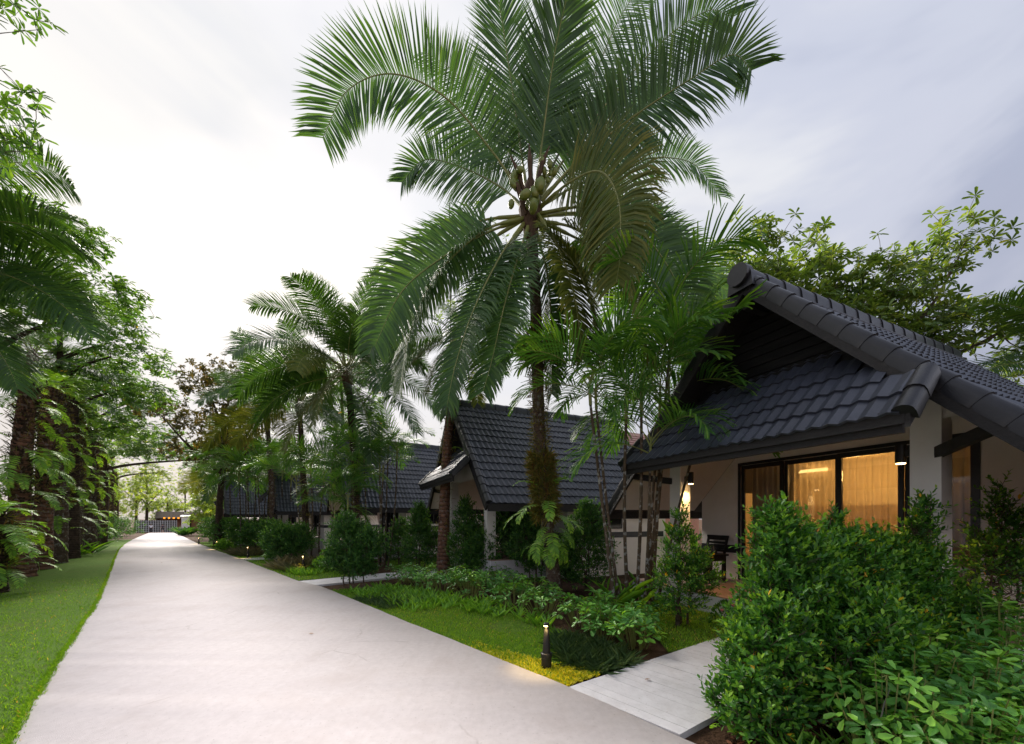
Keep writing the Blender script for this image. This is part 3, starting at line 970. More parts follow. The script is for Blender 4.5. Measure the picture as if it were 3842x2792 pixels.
def areca(name, label, loc, stems, group=None, seed=0, scale=1.0):
    """clump of slender canes, each with its own small crown; stems: (dx, dy, topdx, topdy, topz, r)"""
    g = np.random.default_rng(seed + 70)
    z0 = float(gz(loc[0], loc[1])) - .05
    root = thing(name, label, 'palm tree', (loc[0], loc[1], z0), 0, group)
    for k, (x, y, tx, ty, tz, r) in enumerate(stems):
        pts = stem_pts((x, y, 0), (tx, ty, tz), (g.normal(0, .05), g.normal(0, .05)), 8)
        st = link('cane', trunk_mesh('cane', pts, r, r * .72, M['cane'], 8, 1.3, .05, .02, seed + k, 5), root)
        mb = MB()
        mb.tube([(tx, ty, tz), (tx * 1.02, ty * 1.02, tz + .25), (tx * 1.03, ty * 1.03, tz + .55)], [r * .9, r * .95, r * .4], 7)
        mb.build('leaf_sheath', M['rachis'], st)
        nf = int(g.integers(5, 8))
        for i in range(nf):
            a = i * 137.5 + g.uniform(0, 40) + k * 50
            v = [0, 1, 4, 2, 1, 3, 2, 3][i % 8]
            link('frond', FR['areca', v], st, (tx, ty, tz + .5 - .05 * i), (g.normal(0, .08), g.normal(0, .08), R(a)), scale * float(g.uniform(.8, 1.15)))
    return root


def whorl_leaves(tips, dirs, nleaf, L, W, g, flat=.35):
    n = len(tips)
    u, v = perp(dirs)
    a = np.arange(nleaf)[None] * (2 * np.pi / nleaf) + g.uniform(0, 6.28, (n, 1)) + g.normal(0, .2, (n, nleaf))
    rad = u[:, None] * np.cos(a)[..., None] + v[:, None] * np.sin(a)[..., None]
    D = unit(rad + dirs[:, None] * g.uniform(-.1, .1 + 2 * flat, (n, nleaf, 1)) + g.normal(0, .12, (n, nleaf, 3)))
    N = unit(dirs[:, None] - rad * .3 + g.normal(0, .15, (n, nleaf, 3)))
    P = np.repeat(tips[:, None], nleaf, 1) - dirs[:, None] * g.uniform(0, .05, (n, nleaf, 1))
    LL = L * g.uniform(.65, 1.2, (n, nleaf))
    return P.reshape(-1, 3), D.reshape(-1, 3), N.reshape(-1, 3), LL.ravel(), (LL * W / L).ravel()


def tree(name, label, base, limbs, blobs, tips, mat, L=.17, W=.055, nleaf=8, r0=.2, group=None, seed=0, bark='branch', full=False, flat=.35, extra=2, up=.7, step=.55, rlimb=.5):
    """limbs: polylines from the trunk (first one is the trunk); blobs (x,y,z,rx,ry,rz) hold the crown; twigs reach out of the
    nearest wood to every leaf whorl, so the crown branches by itself. Coordinates relative to the base."""
    g = np.random.default_rng(seed + 300)
    z0 = float(gz(base[0], base[1])) - .05
    root = thing(name, label, 'tree', (base[0], base[1], z0), 0, group)
    mb = MB()
    nodes, rads = [], []
    for i, lb in enumerate(limbs):
        p = catmull(lb, 6 * len(lb))
        rr = (r0 if i == 0 else r0 * rlimb) * np.linspace(1, .35 if i else .5, len(p))
        if i == 0: rr *= 1 + .5 * np.exp(-np.arange(len(p)) * .5)
        mb.tube(p, list(rr), 8 if i == 0 else 6)
        ok = np.arange(len(p)) >= (len(p) * .45 if i == 0 else 2)
        nodes += list(p[ok]); rads += list(rr[ok])
    vol = np.array([b[3] * b[4] * b[5] for b in blobs])
    T = []
    for b, c in zip(blobs, np.maximum(3, tips * vol / vol.sum()).astype(int)):
        d = rdir(c, g)
        r = g.random(c) ** .30
        T.append(np.array(b[:3]) + d * np.array(b[3:]) * r[:, None])
    T = np.concatenate(T)
    N0 = np.array(nodes)
    order = np.argsort(np.array([((N0 - t) ** 2).sum(1).min() for t in T]))
    nd = np.zeros((len(N0) + len(T) * 3, 3)); nr = np.zeros(len(nd))
    nd[:len(N0)] = N0; nr[:len(N0)] = rads
    cnt = len(N0)
    tp, td = [], []
    for i in order:
        t = T[i]
        k = int(np.argmin(((nd[:cnt] - t) ** 2).sum(1)))
        a = nd[k].copy()
        ln = np.linalg.norm(t - a)
        if ln < .05: continue
        ra = min(nr[k] * .75, .012 + .022 * ln)
        mid = (a + t) / 2 + np.array([0, 0, -.10 * ln]) + g.normal(0, .07 * ln, 3)
        mb.tube([a, mid, t], [ra, ra * .7, max(.004, ra * .35)], 4, False)
        nd[cnt] = mid; nr[cnt] = ra * .75
        nd[cnt + 1] = t; nr[cnt + 1] = max(.006, ra * .45)
        cnt += 2
        dd = unit(unit(t - mid) + np.array([0, 0, up]) + g.normal(0, .2, 3))
        tp.append(t); td.append(dd)
        for e in range(extra):
            off = unit(g.normal(size=3) + np.array([0, 0, .3])) * g.uniform(.5, 1.0) * step
            q = t + off
            mb.tube([t - (t - mid) * .2, t + off * .5, q], [.007, .006, .004], 3, False)
            tp.append(q); td.append(unit(off * .8 + np.array([0, 0, up * .6]) + g.normal(0, .15, 3)))
    mb.build('trunk', M[bark], root, smooth=True)
    tp, td = np.array(tp), np.array(td)
    P, D, N, LL, WW = whorl_leaves(tp, td, nleaf, L, W, g, flat)
    ti = np.clip(g.beta(2.2, 2.4, len(P)) * .8 + np.repeat(g.normal(0, .13, len(tp)), nleaf), 0, .95)
    ti[g.random(len(P)) < .004] = 1
    link('crown', leaf_mesh('crown', M[mat], P, D, N, LL, WW, ti, full=full, shape='spoon', droop=.25), root)
    return root


def umbrella_plant(label, loc, n, rad, h0, h1, seed=0, L=.115, group=None, full=True, tb=0.0):
    """low plant of upright stems that end in umbrellas of spoon-shaped leaflets"""
    g = np.random.default_rng(seed + 900)
    z0 = float(gz(loc[0], loc[1])) - .04
    root = thing('umbrella_plant', label, 'plant', (loc[0], loc[1], z0), 0, group)
    a, r = g.uniform(0, 6.28, n), rad * np.sqrt(g.random(n))
    h = g.uniform(h0, h1, n) * (1 - .35 * (r / rad) ** 2)
    tip = np.stack([r * np.cos(a), r * np.sin(a), h], -1)
    d = unit(np.stack([np.cos(a) * r / rad * .5, np.sin(a) * r / rad * .5, np.ones(n)], -1) + g.normal(0, .22, (n, 3)))
    nl = 8
    P, D, N, LL, WW = whorl_leaves(tip, d, nl, L, L * .5, g, .26)
    bright = np.clip((h - h0) / max(.01, h1 - h0), 0, 1)
    ti = np.clip(np.repeat(g.beta(2, 2.6, n) * .75 + (g.random(n) < .3) * .22 + tb, nl) + g.normal(0, .07, n * nl), 0, .95)
    P = P + D * .025
    link('foliage', leaf_mesh('foliage', M['leaf_schef'], P, D, N, LL, WW, ti, full=full, shape='spoon', droop=.22, fold=.3), root)
    mb = MB()
    for i in range(n):
        b = np.array([tip[i, 0] * .45, tip[i, 1] * .45, 0])
        mb.tube([b, (b + tip[i]) / 2 + [0, 0, .03], tip[i]], [.008, .006, .004], 4, False)
        if i % 2 == 0:
            for j in range(nl // 2):
                k = i * nl + j * 2
                mb.tube([tip[i], P[k]], [.003, .002], 3, False)
    mb.build('stem', M['rachis'], root)
    return root


def blades(P, L, w, mat, seed=0, lean=.5, name='lawn_grass', droop=.35, tb=0.0, full=False, tk=.9):
    g = np.random.default_rng(seed)
    n = len(P)
    a = g.uniform(0, 6.28, n)
    h = np.stack([np.cos(a), np.sin(a), np.zeros(n)], -1)
    D = unit(h * (lean * g.random(n))[:, None] + np.array([0, 0, 1.0]))
    N = unit(np.array([0, 0, 1.0]) - h * .1 - D * .5 + 1e-3)
    N = unit(-h + np.array([0, 0, .3]))
    return leaf_mesh(name, mat, P, D, N, L * g.uniform(.5, 1.3, n), w, np.clip(tb + g.beta(2, 2.4, n) * tk + .16 * (np.sin(P[:, 0] * 1.9 + 1.3 * np.sin(P[:, 1] * 1.1)) * np.sin(P[:, 1] * 1.7 + P[:, 0] * .6)) + (g.random(n) < .025) * .7, 0, 1), full=full, shape='strip', droop=droop)


def in_poly(x, y, poly):
    p = np.asarray(poly)
    ins = np.zeros(len(x), bool)
    j = len(p) - 1
    for i in range(len(p)):
        c = ((p[i, 1] > y) != (p[j, 1] > y)) & (x < (p[j, 0] - p[i, 0]) * (y - p[i, 1]) / (p[j, 1] - p[i, 1] + 1e-12) + p[i, 0])
        ins ^= c
        j = i
    return ins


def scatter(poly, dens, seed=0, zoff=0.0, near=None):
    """random points in a polygon; dens per m2, thinning with the square of distance from the path start beyond `near` metres"""
    g = np.random.default_rng(seed)
    p = np.asarray(poly)
    lo, hi = p.min(0), p.max(0)
    n = int(np.prod(hi - lo) * dens)
    if near:
        # draw in shells so that far ground is not over-sampled
        x = g.uniform(lo[0], hi[0], n); y = g.uniform(lo[1], hi[1], n)
        d = np.hypot(x, y)
        keep = g.random(n) < np.minimum(1, (near / np.maximum(d, .1)) ** 2)
        x, y = x[keep], y[keep]
    else:
        x = g.uniform(lo[0], hi[0], n); y = g.uniform(lo[1], hi[1], n)
    k = in_poly(x, y, poly)
    x, y = x[k], y[k]
    return np.stack([x, y, gz(x, y) + zoff], -1)


def sheet(name, poly_l, poly_r, mat, z, thick=0.0, div=1):
    """strip between two matching edges, following the ground"""
    a, b = np.array(poly_l, float), np.array(poly_r, float)
    V, Q = [], []
    n = len(a)
    for i in range(n):
        for k in (0, 1):
            p = (a, b)[k][i]
            V.append((p[0], p[1], float(gz(*p)) + z))
    if thick:
        V += [(x, y, zz - thick) for x, y, zz in V]
    o = 2 * n
    for i in range(n - 1):
        Q.append((2 * i, 2 * i + 1, 2 * i + 3, 2 * i + 2))
        if thick:
            Q.append((2 * i, 2 * i + 2, o + 2 * i + 2, o + 2 * i))
            Q.append((2 * i + 1, o + 2 * i + 1, o + 2 * i + 3, 2 * i + 3))
    if thick:
        Q.append((0, o, o + 1, 1))
    me = np_mesh(name, V, Q, None, [mat])
    return tag(link(name, me), kind='structure')


def resample(pl, n):
    p = np.array(pl, float)
    s = np.concatenate([[0], np.cumsum(np.linalg.norm(np.diff(p, axis=0), axis=1))])
    q = np.linspace(0, s[-1], n)
    return np.stack([np.interp(q, s, p[:, 0]), np.interp(q, s, p[:, 1])], -1)


# ------------------------------------------------------------------ the ground, the path, the lawns
PL = catmull([(-1.6, 0.6), (-3.68, 2.87), (-5.76, 5.09), (-7.59, 7.11), (-9.83, 9.46), (-12.22, 11.92), (-16.5, 16.3), (-23.87, 23.9), (-32.81, 33.62), (-44.34, 46.54), (-59.8, 64.1), (-72, 78)], 90)[:, :2] if False else None


def crv(pts, n):
    p = [(a, b, 0) for a, b in pts]
    return catmull(p, n)[:, :2]


PL = crv([(-1.6, .6), (-3.68, 2.87), (-5.76, 5.09), (-7.59, 7.11), (-9.83, 9.46), (-12.22, 11.92), (-16.5, 16.3), (-23.87, 23.9), (-32.81, 33.62), (-44.34, 46.54), (-59.8, 64.1), (-72, 78)], 90)
PR = crv([(3.6, .35), (1.36, 2.87), (.54, 3.86), (-.94, 5.48), (-2.95, 7.68), (-4.56, 9.46), (-5.7, 10.46), (-7.8, 12.7), (-11.13, 16.3), (-16.7, 22.21), (-27.2, 33.62), (-38.73, 46.54), (-54.44, 64.1), (-66, 78)], 90)
def ragged(e, amp, seed):
    g = np.random.default_rng(seed)
    p = resample(e, 1200)
    n = np.interp(np.arange(1200), np.arange(0, 1200, 2), g.normal(0, 1, 600)) * .6 + np.interp(np.arange(1200), np.arange(0, 1200, 9), g.normal(0, 1, 134))
    t = unit(np.gradient(p, axis=0))
    return p + np.stack([-t[:, 1], t[:, 0]], -1) * (n * amp)[:, None]


PLr, PRr = None, None
gx = np.concatenate([[-1500, -600, -250], np.linspace(-120, 60, 60), [150, 600, 1500]])
gy = np.concatenate([[-60, -15], np.linspace(-4, 110, 76), [200, 600, 1500]])
GX, GY = np.meshgrid(gx, gy)
GZ = gz(GX, np.minimum(GY, 140)) - .06
idx = np.arange(GX.size).reshape(GX.shape)
me = np_mesh('ground', np.stack([GX, GY, GZ], -1).reshape(-1, 3), np.stack([idx[:-1, :-1], idx[:-1, 1:], idx[1:, 1:], idx[1:, :-1]], -1).reshape(-1, 4), None, [M['soil']])
tag(link('ground', me), kind='structure')
PLr, PRr = ragged(PL, .008, 1), ragged(PR, .006, 2)
sheet('path', PLr, PRr, M['concrete'], 0.0, .14)
nl_ = np.array([-.728, -.685])
LL_ = PL + nl_ * 3.6
sheet('lawn', LL_[:70], PL[:70] + nl_ * .01, M['turf'], -.028)
# lawn strips on the house side of the path, broken by the two side paths
LR1a = [(.50, 3.93), (-.1, 4.62), (-.94, 5.51), (-1.9, 6.56), (-2.9, 7.66), (-4.3, 9.2)]
LR1b = [(1.45, 4.55), (1.1, 5.4), (.45, 6.3), (-.4, 7.4), (-1.35, 8.6), (-2.6, 9.9)]
sheet('lawn', LR1a, LR1b, M['turf'], -.028)
LR2a = [(-5.8, 10.62), (-7.8, 12.72), (-11.1, 16.3), (-16.6, 22.2), (-27, 33.6)]
LR2b = [(-4.6, 11.6), (-6.6, 13.9), (-9.9, 17.6), (-15.4, 23.6), (-25.8, 35)]
sheet('lawn', LR2a, LR2b, M['turf'], -.028)
LR3a = [(-3.6, 12.9), (-4.6, 14.6), (-6, 16.8)]
LR3b = [(-.9, 12.2), (-1.6, 14.6), (-3, 17.2)]
sheet('lawn', LR3a, LR3b, M['turf'], -.026)
LR4a = [(1.95, 4.9), (2.05, 5.6), (2.2, 6.6), (2.2, 8.0)]
LR4b = [(2.6, 5.23), (4.05, 6.25), (3.6, 7.2), (3.3, 8.6)]
sheet('lawn', LR4a, LR4b, M['turf'], -.026)


def side_path(a, b, c, d, nstrip, name='side_path'):
    """a-b along the big path, c-d at the far end; the scored strips run along a-b"""
    a, b, c, d = [np.array(p, float) for p in (a, b, c, d)]
    root = sheet(name, [a, c], [b, d], M['walk'], -.014)
    strip = None
    for i in range(nstrip):
        f0, f1 = i / nstrip, (i + 1) / nstrip
        e = .0014 / np.linalg.norm(c - a)
        f0 += e; f1 -= e
        p = [a + (c - a) * f0, b + (d - b) * f0, b + (d - b) * f1, a + (c - a) * f1]
        j = float(rng.normal(0, .0007)) - .006
        mb = MB()
        mb.prism([tuple(q) for q in p], 2, -.10 + float(gz(*p[0])), j + float(gz(*p[0])))
        mb.build('slab', M['walk'], root)
    return root


side_path((.545, 3.85), (1.285, 3.01), (4.10, 6.33), (4.75, 5.43), 34)
side_path((-5.66, 10.42), (-4.98, 9.74), (-2.45, 13.35), (-2.35, 12.1), 16)
side_path((-11.9, 17.0), (-11.2, 16.3), (-10.0, 18.4), (-9.4, 17.6), 8)

# grass blades
lp = np.vstack([LL_[:40], (PL[:40] + nl_ * -.012)[::-1]])
g1 = scatter(lp, 1500, 1, -.03, near=5.0)
k_ = rng.random(26000) ** 2.2 * 420
e_ = np.stack([np.interp(k_, np.arange(1200), PLr[:, 0]), np.interp(k_, np.arange(1200), PLr[:, 1])], -1) + nl_ * rng.normal(.004, .014, (26000, 1))
g1 = np.concatenate([g1, np.column_stack([e_, gz(e_[:, 0], e_[:, 1]) - .02])])
tag(link('lawn_grass', blades(g1, .045, .0075, M['grass'], 2)), 'short bright green grass of the long lawn left of the path', 'grass', kind='stuff')
lp2 = np.vstack([LR1a, LR1b[::-1]])
g2 = scatter(lp2, 3600, 3, -.03, near=5.0)
bare_ = np.hypot(g2[:, 0] - .0, g2[:, 1] - 6.05) < .34
g2 = g2[~bare_ | (rng.random(len(g2)) < .25)]
tag(link('lawn_grass', blades(g2, .042, .006, M['grass'], 4)), 'short grass of the lawn patch behind the near bollard lamp', 'grass', kind='stuff')
g3 = np.concatenate([scatter(np.vstack([LR2a, LR2b[::-1]]), 420, 5, -.03, near=14), scatter(np.vstack([LR3a, LR3b[::-1]]), 420, 6, -.03), scatter(np.vstack([LR4a, LR4b[::-1]]), 1300, 7, -.03)])
tag(link('lawn_grass', blades(g3, .05, .012, M['grass'], 8)), 'grass strips between path and hedges in front of the far bungalows', 'grass', kind='stuff')
# yellow ground cover with the near bollard's glow in its colour, dark mondo grass behind
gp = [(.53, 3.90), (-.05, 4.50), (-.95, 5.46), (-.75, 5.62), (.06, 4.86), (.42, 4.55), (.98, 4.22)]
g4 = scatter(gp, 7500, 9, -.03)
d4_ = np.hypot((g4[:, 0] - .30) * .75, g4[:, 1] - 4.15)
g4 = g4[rng.random(len(g4)) < np.exp(-(d4_ / .75) ** 2) * 1.1]  # thins out from the bollard the way its pool of light fades
tag(link('gold_glow_groundcover', blades(g4, .045, .016, M['gold'], 10, lean=1.3)), 'yellow ground cover along the path corner, tinted brighter for the bollard lamp glow', 'ground cover', kind='stuff')
mp_ = [(.62, 4.45), (.98, 4.22), (1.42, 4.52), (1.28, 5.05), (.85, 5.55), (.5, 5.35)]
tag(link('mondo_grass', blades(scatter(mp_, 3600, 11, -.04), .17, .006, M['mondo'], 12, lean=1.1, droop=.55, full=True)), 'dark tufted grass between bollard and umbrella plants', 'grass', kind='stuff')
mp2 = [(-3.3, 8.1), (-2.3, 7.2), (-1.6, 7.75), (-2.6, 8.75)]
tag(link('mondo_grass', blades(scatter(mp2, 1700, 13, -.04), .13, .009, M['mondo'], 14, lean=1.1, droop=.5)), 'dark blue-green tufted grass strip in front of the strap ferns', 'grass', kind='stuff')
mp3 = [(-8.3, 13.4), (-6.9, 12.4), (-6.0, 13.4), (-7.6, 14.6)]
tag(link('silver_grass', blades(scatter(mp3, 420, 15, -.04), .42, .012, M['silver'], 16, lean=.9, droop=.55, full=True)), 'pale silvery grass tufts in front of the second hedge', 'grass', kind='stuff')
mp4 = [(-14.0, 19.4), (-12.5, 18.3), (-11.8, 19.1), (-13.4, 20.4)]
tag(link('silver_grass', blades(scatter(mp4, 300, 17, -.04), .42, .018, M['silver'], 18, lean=.9, droop=.55, full=True)), 'far pale grass tufts beside the third bollard', 'grass', kind='stuff')
# leaf litter on the bare soil, bottom right
lt = scatter([(1.5, 2.9), (2.2, 2.2), (4.2, 2.4), (5.2, 3.6), (3.9, 4.1), (2.4, 3.5)], 420, 19, -.05)
n_ = len(lt)
V_, q_, t_ = leaf_geo(lt, unit(rng.normal(size=(n_, 3)) * [1, 1, .25]), unit(rng.normal(size=(n_, 3)) * .4 + [0, 0, 1]), rng.uniform(.03, .08, n_), rng.uniform(.012, .03, n_))
tag(link('leaf_litter', np_mesh('leaf_litter', V_, q_, t_, [M['litter']], tint=np.repeat(rng.random(n_), 2))), 'brown leaf litter and bark mulch on the soil under the umbrella plants', 'leaf litter', kind='stuff')

# ------------------------------------------------------------------ the bungalows
ZR, SL, HW = 5.20, 1.05, 3.2
PHI = math.atan(SL)
CP, SP = math.cos(PHI), math.sin(PHI)
TW, TE = .333, .326          # tile width and exposure
CACHE = {}


def cached(key, fn):
    if key not in CACHE:
        CACHE[key] = fn()
    return CACHE[key]


def tile_geo():
    """double-wave roof tile: x across, y up the slope, z off the roof; front edge is a real lip"""
    n = 9
    V, Q = [], []
    for row, (y, zb) in enumerate(((-.0, .046), (.40, .012))):
        for i in range(n):
            f = i / (n - 1)
            z = zb + .031 * (1 - math.cos(f * 4 * math.pi)) / 2
            V.append((-.5 * TW + f * TW * 1.03, y, z))
    for i in range(n):
        x, y, z = V[i]
        V.append((x, .004, z - .032))
    for i in range(n - 1):
        Q.append((i, i + 1, n + i + 1, n + i))
        Q.append((2 * n + i, 2 * n + i + 1, i + 1, i))
    return V, Q


TV, TQ = tile_geo()


def basis(X, Y, Z, o):
    return Matrix(((X[0], Y[0], Z[0], o[0]), (X[1], Y[1], Z[1], o[1]), (X[2], Y[2], Z[2], o[2]), (0, 0, 0, 1)))


def slope_tiles(side):
    """tile matrices on one slope, eave first; side = +1 or -1"""
    Y = (-side * CP, 0, SP)
    Z = (side * SP, 0, CP)
    X = (0, side, 0)
    out = []
    n = int(6.6 / TW)
    rows = 14
    for r in range(rows):
        d = r * TE - .03
        for c in range(n):
            y = -.58 + (c + .5) * TW
            x = side * (HW - d * CP)
            z = ZR - SL * HW + d * SP
            out.append(basis(X, Y, Z, (x + side * .0, y, z)))
    return out


def skirt_tiles():
    Y, Z, X = (0, CP, SP), (0, -SP, CP), (1, 0, 0)
    out = []
    for r in range(6):
        for c in range(12):
            d = r * TE - .04
            yt, zt = -1.2 + (d + .36) * CP, 2.66 + (d + .36) * SP
            if yt > -.60 and abs(-2.0 + (c + .5) * TW) + TW * .5 > (ZR - .05 - zt) / SL:
                continue
            out.append(basis(X, Y, Z, (-2.0 + (c + .5) * TW, -1.2 + d * CP, 2.66 + d * SP)))
    return out


def cap_geo(L=.36):
    prof = [(-.10, -.13), (-.104, -.02), (-.092, .035), (-.062, .07), (-.01, .088), (.045, .082), (.09, .05), (.11, .0)]
    V, Q = [], []
    for y, s in ((0, .86), (L, .78), (0, .86)):
        V += [(a * s, y, b * s + (.012 if y == 0 else 0)) for a, b in prof]
    n = len(prof)
    Q = [(i, i + 1, n + i + 1, n + i) for i in range(n - 1)]
    return V, Q, tuple(range(2 * n, 3 * n))[::-1]


def ridge_geo(L=.44):
    V = []
    n = 11
    for y, s in ((0, 1.07), (L, .96), (0, 1.07)):
        V += [(.185 * s, y, -.20)] + [(.165 * s * math.cos(math.pi * i / (n - 3)), y, .14 * s * math.sin(math.pi * i / (n - 3)) - .02) for i in range(n - 2)] + [(-.185 * s, y, -.20)]
    return V, [(i + 1, i, n + i, n + i + 1) for i in range(n - 1)], tuple(range(2 * n, 3 * n))


def mesh_of(name, V, faces, mat, smooth=False):
    me = bpy.data.meshes.new(name)
    me.from_pydata(V, [], faces)
    me.materials.append(mat)
    if smooth:
        me.polygons.foreach_set('use_smooth', [True] * len(faces))
    me.update()
    return me


def join_tiles(mats):
    T = np.array(TV)
    Q = np.array(TQ)
    Vs, Qs = [], []
    for k, m in enumerate(mats):
        A = np.array(m)
        Vs.append(T @ A[:3, :3].T + A[:3, 3])
        Qs.append(Q + k * len(T))
    return np_mesh('tile', np.concatenate(Vs), np.concatenate(Qs), None, [M['tile']])


WX = [-1.90, -1.02, -.085, .80, 1.565]       # door panel edges on the porch wall
PW = 1.93                                     # porch depth
FZ = .30                                      # porch floor height


def house(label, loc, theta, near=False, dz=0.0, group='black-roofed bungalows along the path'):
    gzv = float(gz(loc[0], loc[1])) + dz
    root = thing('bungalow', label, 'house', (loc[0], loc[1], gzv), R(theta - 90), group)

    def part(key, name, fn, mat, parent=root, **kw):
        return link(name, cached(key, lambda: fn().mesh(name, mat, **kw)), parent)

    ru = lambda x: ZR - .07 - SL * abs(x)      # underside of the roof
    # walls
    def w_front():
        mb = MB()
        y0, y1 = PW, PW + .12
        mb.prism([(-2.9, -.5), (WX[0], -.5), (WX[0], ru(-1.9) - .01), (-2.9, ru(2.9) - .01)], 1, y0, y1)
        mb.prism([(WX[4], -.5), (2.9, -.5), (2.9, ru(2.9) - .01), (WX[4], ru(WX[4]) - .01)], 1, y0, y1)
        mb.prism([(WX[0], 2.8), (WX[4], 2.8), (WX[4], ru(WX[4]) - .01), (0, ru(0) - .01), (WX[0], ru(WX[0]) - .01)], 1, y0, y1)
        return mb
    part('w_front', 'wall', w_front, M['stucco'])
    for sx in (-1, 1):
        part(('w_side', sx), 'wall', lambda: MB().box((sx * 2.84 - .06, PW + .122, -.5), (sx * 2.84 + .06, 5.7, ru(2.9) - .01)), M['stucco'])
    part('w_back', 'wall', lambda: MB().prism([(-2.77, -.5), (2.77, -.5), (2.77, ru(2.77) - .01), (0, ru(0) - .01), (-2.77, ru(2.77) - .01)], 1, 5.58, 5.70), M['stucco'])
    # black band round the walls
    for key, a, b in (('bR', (2.902, PW - .002, .88), (2.912, 5.6, 1.05)), ('bF', (1.66, PW - .010, .88), (2.912, PW - .0021, 1.05)), ('bG', (-2.912, PW - .010, .88), (-1.96, PW - .0021, 1.05))):
        part(key, 'wall_band', lambda: MB().box(a, b), M['band'])
    # side window under the eave
    sw = part('sw', 'window', lambda: MB().box((2.903, 2.5, 1.15), (2.93, 3.9, 1.98)), M['frame'])
    for k in range(2):
        part(('swp', k), 'pane', lambda: MB().box((2.931, 2.56 + .66 * k, 1.21), (2.936, 3.16 + .68 * k, 1.92)), M['glassdark'], sw)
    # columns, gable wall over them
    for sx in (-1, 1):
        part(('col', sx), 'column', lambda: MB().box((sx * 1.79 - .13, -.13, -.5), (sx * 1.79 + .13, .13, ru(1.93) - .03)), M['stucco'])
    part('gw', 'gable_wall', lambda: MB().prism([(-2.25, 2.86), (2.25, 2.86), (2.25, ru(2.25) - .02), (0, ru(0) - .02), (-2.25, ru(2.25) - .02)], 1, -.10, .10), M['stucco'])
    gb = part('gb', 'gable_panel', lambda: MB().prism([(-1.45, 3.66), (1.45, 3.66), (0, ru(0) - .03)], 1, -.118, -.104), M['gable'])
    for k in range(9):
        z0, z1 = 3.76 + k * .145, 3.895 + k * .145
        h = (ru(0) - .03 - z1) / SL
        if h > .04:
            part(('pl', k), 'plank', lambda: MB().add([(-h, -.118, z1), (h, -.118, z1), (h, -.136, z1), (-h, -.136, z1), (-h - .1, -.118, z0), (h + .1, -.118, z0), (h + .1, -.150, z0), (-h - .1, -.150, z0)],
                                                     [(0, 1, 2, 3), (4, 7, 6, 5), (3, 2, 6, 7), (0, 3, 7, 4), (1, 5, 6, 2)]), M['gable'], gb)
    # main roof: deck, cream porch soffit, tiles, ridge and rake caps
    def deck():
        mb = MB()
        for s in (-1, 1):
            mb.prism([(0, ZR), (s * HW, ZR - SL * HW), (s * HW, ZR - SL * HW - .06), (0, ZR - .06)], 1, -.62, 6.0)
        return mb
    roof = part('deck', 'roof', deck, M['blackwood'])
    for s in (-1, 1):
        part(('sof', s), 'soffit', lambda: MB().prism([(s * 1.95, ru(1.95) + .008), (s * 3.12, ru(3.12) + .008), (s * 3.12, ru(3.12) - .012), (s * 1.95, ru(1.95) - .012)], 1, -.56, PW - .01), M['stucco'] if s < 0 else M['blackwood'], roof)
    skirt = part('skd', 'porch_roof', lambda: MB().add([(-2.02, -1.2, 2.66), (2.02, -1.2, 2.66), (2.02, -.72, 2.66 + SL * .48), (1.85, -.60, 2.66 + SL * .60), (1.27, -.105, 2.66 + SL * 1.095), (-1.27, -.105, 2.66 + SL * 1.095), (-1.85, -.60, 2.66 + SL * .60), (-2.02, -.72, 2.66 + SL * .48), (-2.02, -1.2, 2.60), (2.02, -1.2, 2.60), (2.02, -.72, 2.60 + SL * .48), (1.85, -.60, 2.60 + SL * .60), (1.27, -.105, 2.60 + SL * 1.095), (-1.27, -.105, 2.60 + SL * 1.095), (-1.85, -.60, 2.60 + SL * .60), (-2.02, -.72, 2.60 + SL * .48)], [tuple(range(8)), tuple(range(15, 7, -1))] + [(i, 8 + i, 8 + (i + 1) % 8, (i + 1) % 8) for i in range(8)]), M['blackwood'])
    tm = cached('tile', lambda: mesh_of('tile', TV, TQ, M['tile']))
    rt, lt, st = slope_tiles(1), slope_tiles(-1), skirt_tiles()
    def put(m, par):
        o = bpy.data.objects.new('tile', tm)
        COL.objects.link(o)
        o.parent = par
        j = random.gauss(0, .006)
        o.matrix_local = m @ Matrix.Translation((random.gauss(0, .002), random.gauss(0, .004), random.gauss(0, .0015))) @ Matrix.Rotation(j, 4, 'Z')
    if near:
        st_n, rt_n = len(st), 300 - len(st)
    else:
        st_n, rt_n = 300 - len(rt), len(rt)
    for m in st[:st_n]: put(m, skirt)
    for m in rt[:rt_n]: put(m, roof)
    rest = lt + rt[rt_n:] + st[st_n:]
    r_ = tag(link('tile', cached(('rest', near), lambda: join_tiles(rest)), roof), kind='stuff')
    cv, cq, cf = cap_geo()
    cm = cached('cap', lambda: mesh_of('rake_tile', cv, cq + [cf], M['cap'], True))
    for s in (1, -1):
        for k in range(15):
            d = k * .315
            Y = (-s * CP, 0, SP); Z = (s * SP, 0, CP)
            X = (0, s, 0)
            o = link('rake_tile', cm, roof)
            flip = Matrix.Scale(s, 4, (1, 0, 0))
            o.matrix_local = basis(X, Y, Z, (s * (HW - d * CP + .03), -.60, ZR - SL * HW + d * SP + .015)) @ flip
    for k in range(2):
        d = -.05 + k * .32
        o = link('rake_tile', cm, skirt)
        o.matrix_local = basis((1, 0, 0), (0, CP, SP), (0, -SP, CP), (2.03, -1.2 + d * CP, 2.70 + d * SP)) @ Matrix.Scale(-1, 4, (1, 0, 0))
        o = link('rake_tile', cm, skirt)
        o.matrix_local = basis((1, 0, 0), (0, CP, SP), (0, -SP, CP), (-2.03, -1.2 + d * CP, 2.70 + d * SP))
    rv, rq, rf = ridge_geo()
    rm = cached('ridge', lambda: mesh_of('ridge_tile', rv, rq + [rf], M['cap'], True))
    for k in range(17):
        link('ridge_tile', rm, roof, (0, -.74 + k * .40, ZR + .02), (0, 0, 0))
